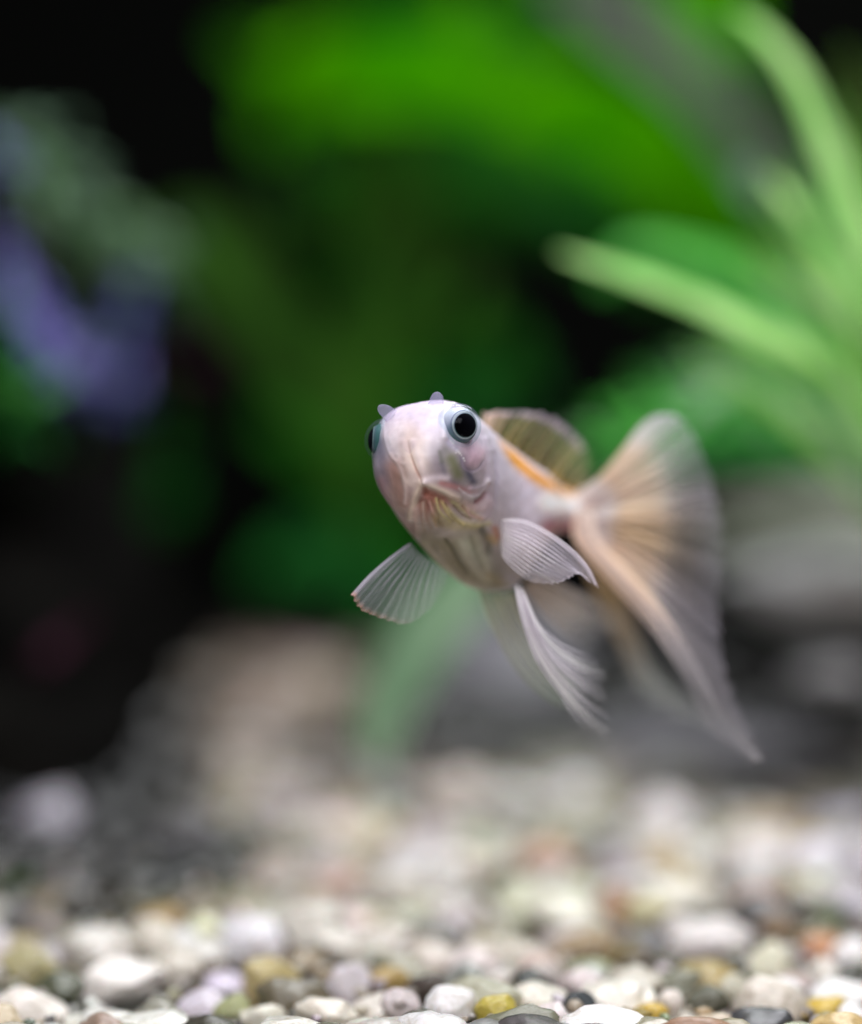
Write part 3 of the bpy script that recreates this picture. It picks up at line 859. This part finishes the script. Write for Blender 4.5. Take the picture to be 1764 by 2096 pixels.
# throat folds, uneven
rf = np.random.default_rng(11)
for i in range(15):
    f = i / 14
    x0 = 850 + 105 * f + rf.normal(0, 2); y0 = 1040 - 6 * math.sin(f * 3.1) + rf.normal(0, 3)
    ln = 48 - 22 * f + rf.normal(0, 5); lean = 0.12 + 1.15 * f ** 1.3 + rf.normal(0, 0.10)
    bend = rf.normal(0, 4)
    pts = [(x0, y0), (x0 + ln * 0.5 * lean + bend, y0 + ln * 0.5), (x0 + ln * lean * 1.05, y0 + ln * (1 - 0.25 * f))]
    yel = np.array((216, 204, 150)) if 0.35 < f < 0.95 else np.array((216, 190, 176))
    if i % 2 == 0:
        stroke(pts, 4.8 + rf.uniform(-1, 1.4), tuple(yel + rf.normal(0, 6, 3)), 0.75, d=rf.uniform(0.006, 0.011))
    else:
        stroke(pts, 3.2 + rf.uniform(-0.8, 1.2), (138, 108, 66) if 0.3 < f < 0.8 else (172, 130, 112), rf.uniform(0.45, 0.8), d=-rf.uniform(0.005, 0.012))
stroke([(918, 1045), (945, 1068), (975, 1076), (1000, 1070)], 6, (222, 214, 156), 0.65, d=0.010)
stroke([(895, 1066), (935, 1078), (975, 1078)], 12, (190, 178, 112), 0.6, d=0.004)
stroke([(886, 1060), (905, 1076)], 6, (140, 112, 60), 0.5, d=-0.006)
stroke([(840, 1080), (870, 1095)], 12, (206, 176, 168), 0.5)
# chest, seen from below
stroke([(870, 1105), (920, 1118), (970, 1108)], 30, (140, 133, 108), 0.95)
stroke([(925, 1150), (980, 1180), (1020, 1185)], 36, (134, 127, 98), 0.95)
stroke([(1010, 1140), (1030, 1160)], 22, (140, 134, 122), 0.7)
stroke([(952, 1115), (985, 1142)], 18, (188, 192, 170), 0.8, d=0.010)
stroke([(912, 1108), (925, 1125), (940, 1150), (955, 1170)], 5, (96, 92, 66), 0.8, d=-0.014)
stroke([(985, 1085), (1000, 1110), (1000, 1130)], 7, (112, 112, 90), 0.7, d=-0.012)
stroke([(1012, 1082), (1018, 1098)], 8, (190, 128, 96), 0.9, d=0.010)
stroke([(1003, 1100), (1012, 1108)], 8, (204, 168, 104), 0.8, d=0.006)
stroke([(858, 1118), (880, 1140), (905, 1165)], 7, (196, 158, 124), 0.7, d=0.006)
stroke([(850, 1108), (845, 1120)], 9, (216, 202, 216), 0.7)
stroke([(900, 1130), (930, 1170), (960, 1195)], 5, (200, 192, 170), 0.5, d=0.008)
stroke([(1040, 1150), (1050, 1190)], 20, (188, 178, 170), 0.7)
for (g, c_, r_, d_) in [
    ([(868, 1112), (905, 1150), (945, 1190), (985, 1208)], (196, 186, 158), 6, 0.010),
    ([(885, 1118), (915, 1148), (950, 1185)], (116, 108, 80), 4, -0.008),
    ([(945, 1112), (955, 1140), (975, 1170), (1000, 1190)], (204, 202, 182), 6, 0.010),
    ([(975, 1100), (985, 1130), (1000, 1165)], (186, 184, 160), 7, 0.008),
    ([(965, 1100), (972, 1128), (988, 1160)], (118, 116, 90), 4, -0.008),
    ([(990, 1085), (1002, 1105), (1006, 1130)], (84, 84, 70), 6, -0.012),
    ([(1000, 1180), (1030, 1192)], (176, 160, 124), 7, 0.004),
    ([(1045, 1185), (1060, 1200)], (196, 186, 204), 10, 0.004)]:
    stroke(g, r_ * 1.3, c_, 0.5, d=d_ * 0.6)
# flank
back = sm(0.48, 0.56, qq)
# orange saddle continues over the far side of the back
ridge = sm(0.90, 1.0, ss) * back
colr = colr * (1 - ridge[:, None] * 0.9) + lin((240, 165, 50)) * 0.9 * ridge[:, None]
stroke([(1040, 1000), (1080, 1050)], 50, (236, 228, 240), 0.8, msk=back)
stroke([(1060, 1090), (1105, 1110)], 20, (214, 196, 208), 0.6, msk=back)
stroke([(1020, 905), (1070, 955), (1110, 985), (1150, 1005), (1190, 1012)], 13, (246, 172, 44), 1.0, msk=back)
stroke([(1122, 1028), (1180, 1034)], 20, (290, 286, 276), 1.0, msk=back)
stroke([(1125, 1078), (1180, 1080)], 17, (190, 118, 134), 1.0, msk=back)
# rows of fine scales on the flank
sc = np.sin(qq * 260) * np.sin(np.repeat(ang[:, None], NT_, 1).reshape(-1) * 34 + (qq * 260 / math.pi).astype(int) * math.pi * 0.5)
disp += back * 0.0018 * sc
nz = vnoise(V[::1], 5.0)
nz2 = vnoise(V, 16.0, 9)
disp += 0.006 * nz + 0.002 * nz2
colr *= (1 + 0.06 * nz + 0.06 * nz2)[:, None]
V = V + Nn * disp[:, None]
colr = np.clip(colr * np.array([0.84, 0.81, 0.805]), 0, 0.95)
crown = (sm(0.55, 1.0, ss) * (1 - back))[:, None]
colr = colr * (1 - crown * np.array([0.14, 0.17, 0.12]))  # crown colour lowered to offset the strong light from above
body_me = mesh_from("body", V, FB, M_skin, attrs={"tint": np.hstack([colr, np.ones((len(V), 1))])})
link("body", body_me, fish)

# eyes: eyeball > iris, pupil, cornea
def dome(c, axis, r, a0, a1, mat, name, parent, squash=1.0, nr=28, na=56):
    ax = np.array(axis, float); ax /= np.linalg.norm(ax)
    e1 = np.cross(ax, [0, 0, 1.0]); e1 /= np.linalg.norm(e1); e2 = np.cross(ax, e1)
    th = np.linspace(a0, a1, nr); ph = np.linspace(0, 2 * math.pi, na, endpoint=False)
    vv = []
    for p in ph:
        vv.append(np.array(c) + np.outer(np.cos(th) * r * squash, ax) + np.outer(np.sin(th) * r, e1 * math.cos(p) + e2 * math.sin(p)))
    return link(name, mesh_from(name, np.array(vv).reshape(-1, 3), grid_faces(na, nr, True), mat), parent)
def torus(c, axis, R, r, mat, name, parent, flat=0.6):
    ax = np.array(axis, float); ax /= np.linalg.norm(ax)
    e1 = np.cross(ax, [0, 0, 1.0]); e1 /= np.linalg.norm(e1); e2 = np.cross(ax, e1)
    na, nr = 56, 14; vv = []
    for i in range(na):
        p = 2 * math.pi * i / na; d = e1 * math.cos(p) + e2 * math.sin(p)
        t = np.linspace(0, 2 * math.pi, nr)
        vv.append(np.array(c) + np.outer(R + r * np.cos(t), d) + np.outer(np.sin(t) * r * flat, ax))
    return link(name, mesh_from(name, np.array(vv).reshape(-1, 3), grid_faces(na, nr, True), mat), parent)
def eye(c, axis):
    ax = np.array(axis, float); ax /= np.linalg.norm(ax)
    e = dome(c, ax, 0.172, 0.0, math.pi, M_eye, "eye", fish)
    torus(c + ax * 0.124, ax, 0.117, 0.010, M_iris, "iris", e, flat=0.3)
    torus(c + ax * 0.109, ax, 0.134, 0.004, M_ring, "iris_rim", e, flat=0.5)
    dome(c + ax * 0.122, ax, 0.112, 0.0, math.pi / 2, M_pupil, "pupil", e, squash=0.5)
    dome(c, ax, 0.210, 0.0, math.radians(105), M_cornea, "cornea", e, squash=1.0)
    return e
eye(P(938, 872, 24.66), (math.sin(math.radians(27)), -math.cos(math.radians(27)), 0.03))
eye(P(792, 902, 25.02), (-0.999, 0.02, 0.05))

# nasal flaps
def flap(base, tip, wd, th):
    n = 30
    c = crom([base, (base + tip) / 2 + np.array([0.006, 0, 0.004]), tip], n)
    t = np.linspace(0, 1, n)
    r = np.sqrt(np.clip(1 - t ** 4.0, 0.0005, 1)) * (1.42 - 0.38 * t)
    ax = (tip - base) / np.linalg.norm(tip - base)
    e1 = np.cross(ax, [0, 1.0, 0]); e1 /= np.linalg.norm(e1); e2 = np.cross(ax, e1)
    vv = [c + np.outer(r * wd * (1 + 0.10 * math.sin(3 * a + 1)) * math.cos(a), e1) + np.outer(r * th * math.sin(a), e2) for a in np.linspace(0, 2 * math.pi, 36, endpoint=False)]
    v = np.array(vv).reshape(-1, 3)
    tc = np.tile(np.append(lin((188, 182, 214)), 0.30), (len(v), 1))
    link("nostril_flap", mesh_from("nostril_flap", v, grid_faces(36, 30, True), M_fin, attrs={"tint": tc}), fish)
flap(P(802, 852, 24.88), P(774, 831, 24.80), 0.050, 0.022)
flap(P(892, 832, 24.82), P(896, 802, 24.78), 0.052, 0.022)

# --- fins
def fin(name, guides, colf, nrays, nu=None, nv=60, wav=0.010, ray_r=0.006, ragged=0.05, seed=0, ray_alpha=0.55, ray_col=(225, 218, 232), contrast=0.5, root=0.06, fade=0.0):
    g = np.array([crom([P(p[0], p[1], fd(p[2])) for p in ray], nv) for ray in guides])   # (k, nv, 3)
    nu = nu or nrays * 6 + 1
    G = np.array([crom(g[:, j], nu) for j in range(nv)]).transpose(1, 0, 2)   # nu,nv,3
    r = np.random.default_rng(seed)
    uu = np.linspace(0, 1, nu); vv_ = np.linspace(0, 1, nv)
    # ragged outer edge: each ray ends at its own length
    lens = 1 - ragged * np.abs(np.interp(uu, np.linspace(0, 1, nrays * 2), r.normal(0, 1, nrays * 2)))
    lens -= ragged * 0.5 * np.abs(np.sin(uu * nrays * math.pi))
    H = np.empty_like(G)
    for i in range(nu):
        t = vv_ * lens[i] * (nv - 1); a = np.minimum(t.astype(int), nv - 2); f = (t - a)[:, None]
        H[i] = G[i, a] * (1 - f) + G[i, a + 1] * f
    du = np.gradient(H, axis=0); dv = np.gradient(H, axis=1)
    N = np.cross(du, dv); N /= np.linalg.norm(N, axis=2)[:, :, None] + 1e-12
    env = sm(0, 0.15, vv_)[None, :, None]
    H = H + N * env * (wav * np.cos(uu * nrays * 2 * math.pi))[:, None, None]
    UU, VV = np.meshgrid(uu, vv_, indexing='ij')
    rgba = colf(UU, VV)
    ray = np.clip(np.cos(UU * nrays * 2 * math.pi), 0, 1) ** 3
    split = np.clip(np.cos(UU * nrays * 4 * math.pi), 0, 1) ** 3
    streak = ray * (1 - sm(0.4, 0.8, VV)) + split * sm(0.4, 0.8, VV)
    rn = np.interp(uu, np.linspace(0, 1, int(nrays * 1.3)), r.uniform(-1, 1, int(nrays * 1.3)))[:, None]
    rn2 = np.interp(uu, np.linspace(0, 1, nrays * 4), r.uniform(-1, 1, nrays * 4))[:, None]
    rgba[..., 3] = np.clip(rgba[..., 3] * (1 - contrast * 0.5 + contrast * streak + contrast * 0.35 * rn + contrast * 0.25 * rn2), 0, 1)
    rgba[..., :3] = np.clip(rgba[..., :3] * (1 + contrast * 0.25 * (rn + rn2))[..., None], 0, 1)
    rgba[..., 3] *= sm(-0.02, root, VV) * (1 - fade * sm(0.5, 1.0, VV))
    me = mesh_from(name, H.reshape(-1, 3), grid_faces(nu, nv), M_fin, attrs={"tint": rgba.reshape(-1, 4)})
    o = link(name, me, fish)
    # the bony rays stand proud of the membrane; each forks once
    vs, fs, cs, off = [], [], [], 0
    if ray_r > 0:
        for kx_ in range(nrays + 1):
            for br in (-1, 1):
                ui = kx_ / nrays + br * 0.25 / nrays * sm(0.35, 0.8, vv_)
                ui = np.clip(ui, 0, 1) * (nu - 1)
                a = np.minimum(ui.astype(int), nu - 2); f = (ui - a)[:, None]
                idx = np.arange(nv)
                c = H[a, idx] * (1 - f) + H[a + 1, idx] * f
                col = rgba[a, idx]
                T = np.gradient(c, axis=0); T /= np.linalg.norm(T, axis=1)[:, None] + 1e-12
                n_ = N[a, idx]; b_ = np.cross(T, n_)
                rad = ray_r * (1 - 0.75 * vv_)
                for t in range(4):
                    al = math.pi / 2 * t
                    vs.append(c + (b_ * math.cos(al) + n_ * math.sin(al)) * rad[:, None])
                    cc = np.empty((nv, 4)); cc[:, :3] = 0.6 * lin(ray_col) + 0.4 * col[:, :3]
                    cc[:, 3] = np.clip(ray_alpha * (0.25 + 1.2 * col[:, 3]) * (1 - 0.5 * vv_), 0, 1) * sm(0.0, root * 2, vv_)
                    cs.append(cc)
                fs.append(grid_faces(4, nv, True) + off); off += 4 * nv
        link("fin_ray", mesh_from("fin_ray", np.vstack(vs), np.vstack(fs), M_fin, attrs={"tint": np.vstack(cs)}), o, kind="stuff")
    return o

def lerpc(c1, c2, t):
    return lin(c1) * (1 - t[..., None]) + lin(c2) * t[..., None]
def rgba_(c, a):
    return np.concatenate([c, a[..., None]], -1)

# pectoral fin of the far side (left in the picture)
def c_pl(U_, V_):
    c = lerpc((224, 218, 240), (214, 202, 222), V_)
    edge = sm(0.9, 1.0, V_) * sm(0.85, 0.2, U_)
    c = c * (1 - edge[..., None]) + lin((222, 172, 158)) * edge[..., None]
    a = 0.17 + 0.45 * sm(0.10, 0.0, U_) + 0.25 * edge - 0.05 * sm(0.6, 1, U_)
    return rgba_(c, a * (1 - 0.6 * sm(0.8, 1, U_)))
fin("pectoral_fin", [
    [(842, 1110, 25.35), (800, 1140, 25.2), (755, 1178, 25.1), (718, 1218, 25.0)],
    [(850, 1118, 25.35), (812, 1160, 25.2), (772, 1205, 25.1), (736, 1248, 25.0)],
    [(862, 1130, 25.35), (835, 1175, 25.2), (805, 1222, 25.15), (778, 1266, 25.1)],
    [(878, 1142, 25.4), (860, 1185, 25.3), (845, 1230, 25.25), (832, 1278, 25.2)],
    [(900, 1158, 25.45), (895, 1185, 25.4), (888, 1215, 25.35), (882, 1245, 25.3)],
    [(918, 1172, 25.5), (916, 1180, 25.5), (914, 1190, 25.5), (912, 1200, 25.5)]], c_pl, 13, seed=1, ray_r=0.006, ragged=0.02, contrast=0.4, ray_col=(248, 242, 255), ray_alpha=0.55)
# pectoral fin of the near side
def c_pr(U_, V_):
    c = lerpc((250, 244, 255), (244, 234, 250), V_)
    a = 0.27 + 0.30 * sm(0.12, 0, U_) + 0.30 * sm(0.45, 0.0, V_) + 0.20 * sm(0.94, 1, V_) - 0.12 * sm(0.55, 1, U_)
    return rgba_(c, np.clip(a, 0.05, 0.95))
fin("pectoral_fin", [
    [(1022, 1062, 25.3), (1080, 1068, 25.25), (1150, 1108, 25.2), (1200, 1155, 25.2), (1226, 1206, 25.2)],
    [(1022, 1072, 25.3), (1078, 1086, 25.2), (1140, 1124, 25.15), (1185, 1165, 25.2), (1214, 1200, 25.2)],
    [(1022, 1086, 25.3), (1072, 1106, 25.15), (1125, 1138, 25.1), (1165, 1164, 25.1), (1192, 1176, 25.1)],
    [(1022, 1100, 25.3), (1065, 1125, 25.15), (1105, 1152, 25.1), (1140, 1172, 25.1), (1168, 1184, 25.1)],
    [(1022, 1116, 25.3), (1055, 1142, 25.2), (1085, 1164, 25.15), (1112, 1180, 25.1), (1142, 1196, 25.1)],
    [(1024, 1134, 25.3), (1042, 1155, 25.25), (1060, 1172, 25.2), (1080, 1186, 25.2), (1098, 1194, 25.2)]], c_pr, 13, seed=2, ray_r=0.0062, ray_alpha=0.75, ray_col=(255, 250, 255), wav=0.005, contrast=0.6, root=0.10)
# pelvic fins
def c_v1(U_, V_):
    c = lerpc((252, 246, 255), (240, 236, 246), V_)
    a = 0.62 * sm(1.0, 0.3, V_) + 0.45 * sm(0.12, 0.0, U_) * sm(1.0, 0.5, V_) + 0.10
    return rgba_(c, np.clip(a * (1 - 0.45 * sm(0.5, 1, U_)), 0, 1))
fin("pelvic_fin", [
    [(1052, 1195, 25.45), (1070, 1270, 25.35), (1098, 1350, 25.35), (1150, 1430, 25.45), (1190, 1490, 25.55), (1240, 1530, 25.75)],
    [(1056, 1195, 25.45), (1080, 1280, 25.35), (1118, 1360, 25.35), (1175, 1430, 25.45), (1225, 1475, 25.55), (1270, 1500, 25.75)],
    [(1060, 1196, 25.45), (1090, 1285, 25.35), (1130, 1350, 25.35), (1180, 1400, 25.45), (1220, 1425, 25.55), (1252, 1440, 25.65)],
    [(1064, 1197, 25.45), (1098, 1280, 25.35), (1140, 1335, 25.40), (1185, 1368, 25.45), (1222, 1382, 25.55), (1248, 1386, 25.65)],
    [(1068, 1198, 25.45), (1100, 1268, 25.45), (1135, 1305, 25.45), (1170, 1325, 25.50), (1200, 1335, 25.55), (1222, 1338, 25.65)]],
    c_v1, 11, seed=3, ragged=0.12, ray_r=0.0075, contrast=0.8, ray_alpha=0.85, ray_col=(255, 250, 255), fade=0.35)
def c_v2(U_, V_):
    c = lerpc((190, 188, 150), (170, 190, 168), V_)
    a = 0.60 - 0.22 * V_ + 0.3 * sm(0.08, 0, U_) * sm(0.3, 1.0, V_)
    return rgba_(c, np.clip(a * sm(1.0, 0.8, V_), 0, 1))
fin("pelvic_fin", [
    [(975, 1195, 26.3), (1000, 1270, 26.4), (1040, 1345, 26.5), (1085, 1402, 26.6), (1135, 1440, 26.7), (1200, 1475, 26.9)],
    [(995, 1200, 26.3), (1022, 1270, 26.4), (1060, 1340, 26.5), (1102, 1395, 26.6), (1150, 1430, 26.7), (1205, 1455, 26.9)],
    [(1020, 1205, 26.3), (1048, 1275, 26.4), (1085, 1335, 26.5), (1125, 1385, 26.6), (1165, 1415, 26.7), (1205, 1435, 26.9)],
    [(1048, 1205, 26.3), (1075, 1270, 26.4), (1105, 1320, 26.5), (1140, 1365, 26.6), (1175, 1395, 26.7), (1205, 1410, 26.9)]],
    c_v2, 10, fade=0.2, seed=4, ray_r=0.006, ray_alpha=0.35)
# dorsal fin
def c_d(U_, V_):
    c = lerpc((190, 168, 100), (178, 178, 136), V_)
    o = sm(0.22, 0.0, V_)[..., None]; c = c * (1 - o) + lin((252, 176, 40)) * o
    e = sm(0.78, 0.95, V_)[..., None] * sm(0.85, 0.5, U_)[..., None]; c = c * (1 - e) + lin((240, 222, 246)) * e
    f = sm(0.22, 0.05, U_)[..., None]; c = c * (1 - f * 0.7) + lin((226, 196, 186)) * f * 0.7
    a = 0.52 + 0.4 * o[..., 0] + 0.34 * e[..., 0] + 0.25 * f[..., 0] - 0.15 * sm(0.6, 1.0, U_)
    return rgba_(c, np.clip(a, 0, 0.95))
fin("dorsal_fin", [
    [(985, 905, 26.0), (985, 880, 26.0), (985, 858, 26.1), (988, 842, 26.2)],
    [(1012, 915, 26.3), (1022, 885, 26.5), (1035, 860, 26.6), (1050, 840, 26.7)],
    [(1050, 945, 26.7), (1070, 905, 26.9), (1095, 870, 27.1), (1120, 846, 27.3)],
    [(1090, 972, 27.1), (1110, 932, 27.4), (1135, 895, 27.6), (1162, 868, 27.8)],
    [(1125, 990, 27.5), (1145, 955, 27.8), (1170, 925, 28.0), (1195, 905, 28.2)],
    [(1155, 1002, 27.9), (1172, 978, 28.1), (1190, 958, 28.3), (1207, 945, 28.5)],
    [(1180, 1010, 28.2), (1188, 1002, 28.3), (1196, 995, 28.4), (1203, 988, 28.5)]], c_d, 13, seed=5, ray_r=0.010, ray_col=(226, 218, 190), ray_alpha=0.7, contrast=0.8)

# tail: two upper/lower halves
def c_t(U_, V_):
    # U: 0 top lobe .. 1 bottom lobe ; V base..edge
    c = lerpc((252, 244, 250), (224, 218, 232), sm(0.5, 1.0, V_))
    o = (sm(0.16, 0.32, V_) * sm(0.72, 0.46, V_))[..., None]
    c = c * (1 - 0.55 * o) + lin((250, 206, 152)) * 0.55 * o
    w = (np.exp(-((U_ - 0.52) / 0.13) ** 2) * sm(0.14, 0.3, V_) * sm(1.0, 0.6, V_))[..., None]
    c = c * (1 - 0.5 * w) + lin((234, 196, 120)) * 0.5 * w
    b = (sm(0.30, 0.05, V_))[..., None]
    c = c * (1 - b) + lin((250, 240, 248)) * b
    a = 0.60 * sm(0.72, 0.30, V_) * (1 - 0.3 * sm(0.5, 0.8, U_)) + 0.26 + 0.05 * sm(0.95, 1.0, V_) + 0.44 * sm(0.28, 0, U_)
    a = a * (1 - 0.35 * np.exp(-((U_ - 0.55) / 0.10) ** 2))
    a = a + 0.35 * sm(0.28, 0.05, V_) + 0.14 * sm(0.2, 0.35, V_) * sm(0.75, 0.5, V_)
    return rgba_(c, np.clip(a * (1 - 0.40 * sm(0.5, 1, U_) * sm(0.5, 1, V_)), 0, 0.97))
fin("tail_fin", [
    [(1172, 1012, 28.0), (1225, 978, 28.0), (1270, 925, 28.0), (1308, 872, 28.0), (1345, 846, 28.1)],
    [(1185, 1035, 28.1), (1240, 990, 28.0), (1298, 930, 28.0), (1350, 880, 28.1), (1388, 850, 28.2)],
    [(1190, 1042, 28.1), (1255, 1005, 28.0), (1320, 960, 28.1), (1378, 915, 28.2), (1418, 885, 28.3)],
    [(1192, 1050, 28.1), (1265, 1025, 28.0), (1335, 1000, 28.1), (1400, 975, 28.2), (1450, 960, 28.4)],
    [(1192, 1060, 28.1), (1262, 1060, 27.9), (1340, 1058, 28.0), (1415, 1062, 28.2), (1478, 1068, 28.4)],
    [(1190, 1068, 28.1), (1258, 1085, 27.9), (1335, 1110, 27.9), (1405, 1138, 28.0), (1476, 1168, 28.2)],
    [(1188, 1076, 28.0), (1250, 1108, 27.8), (1325, 1155, 27.8), (1395, 1205, 27.9), (1474, 1268, 28.0)],
    [(1186, 1082, 28.0), (1244, 1125, 27.7), (1315, 1190, 27.6), (1385, 1258, 27.6), (1482, 1355, 27.7)],
    [(1184, 1088, 28.0), (1240, 1138, 27.6), (1308, 1212, 27.5), (1385, 1310, 27.5), (1512, 1450, 27.5)],
    [(1174, 1102, 27.9), (1236, 1150, 27.6), (1302, 1230, 27.4), (1390, 1360, 27.3), (1562, 1550, 27.3)]],
    c_t, 20, seed=6, ray_r=0.011, ray_col=(252, 232, 214), ray_alpha=0.7, wav=0.02, ragged=0.015, contrast=0.65, root=0.02, fade=0.22)
# near fold of the lower lobe
def c_t2(U_, V_):
    c = lerpc((250, 230, 214), (216, 212, 214), sm(0.35, 0.7, V_))
    e = (sm(0.35, 0.0, U_) * sm(0.55, 0.25, V_) + 0.8 * sm(0.6, 1.0, U_) * sm(0.1, 0.25, V_) * sm(0.55, 0.35, V_))[..., None]
    e = np.clip(e, 0, 1)
    c = c * (1 - 0.38 * e) + lin((250, 200, 130)) * 0.38 * e
    a = 0.46 * sm(0.60, 0.30, V_) + 0.40 - 0.20 * V_
    return rgba_(c, np.clip(a, 0, 0.9))
fin("tail_fin", [
    [(1182, 1040, 27.9), (1174, 1098, 27.6), (1232, 1176, 27.2), (1293, 1244, 27.0), (1354, 1322, 26.9), (1410, 1408, 26.9), (1451, 1490, 27.0), (1545, 1560, 27.1)],
    [(1196, 1036, 27.9), (1198, 1100, 27.6), (1262, 1174, 27.1), (1325, 1244, 26.9), (1380, 1322, 26.8), (1428, 1402, 26.9), (1466, 1478, 27.0), (1552, 1558, 27.1)],
    [(1214, 1034, 27.9), (1226, 1100, 27.6), (1292, 1172, 27.2), (1355, 1244, 27.0), (1404, 1318, 26.9), (1444, 1390, 27.0), (1480, 1460, 27.1), (1558, 1554, 27.2)]],
    c_t2, 9, seed=7, ray_r=0.007, ray_alpha=0.4, ragged=0.0, wav=0.015, fade=0.3)
# far half of the tail and the anal fin, seen through the water below the body
def c_t3(U_, V_):
    c = lerpc((214, 180, 120), (180, 184, 178), sm(0.2, 0.7, V_))
    a = 0.34 * sm(0.0, 0.2, V_) * sm(1.0, 0.6, V_) + 0.18
    return rgba_(c, a)
fin("tail_fin", [
    [(1180, 1085, 28.8), (1250, 1180, 29.4), (1300, 1280, 29.8), (1340, 1370, 30.0), (1420, 1440, 30.0), (1510, 1520, 30.0)],
    [(1176, 1090, 28.8), (1235, 1200, 29.4), (1285, 1300, 29.9), (1320, 1400, 30.1), (1390, 1455, 30.1), (1470, 1500, 30.1)],
    [(1170, 1092, 28.8), (1215, 1215, 29.5), (1265, 1320, 30.0), (1300, 1390, 30.2), (1340, 1440, 30.2), (1390, 1470, 30.2)]],
    c_t3, 9, seed=8, ray_r=0.007, ray_alpha=0.3)
def c_an(U_, V_):
    c = lerpc((214, 190, 160), (196, 196, 196), V_)
    a = 0.46 * sm(1.0, 0.4, V_) + 0.10
    return rgba_(c, a)
fin("anal_fin", [
    [(1085, 1170, 27.2), (1150, 1195, 27.5), (1215, 1225, 27.8), (1280, 1265, 28.2)],
    [(1078, 1185, 27.2), (1140, 1220, 27.5), (1205, 1255, 27.8), (1275, 1290, 28.2)],
    [(1072, 1195, 27.2), (1125, 1240, 27.5), (1185, 1280, 27.8), (1250, 1310, 28.2)],
    [(1066, 1200, 27.2), (1105, 1250, 27.5), (1155, 1300, 27.8), (1215, 1335, 28.2)]], c_an, 9, seed=9, ray_r=0.008, ray_alpha=0.4)
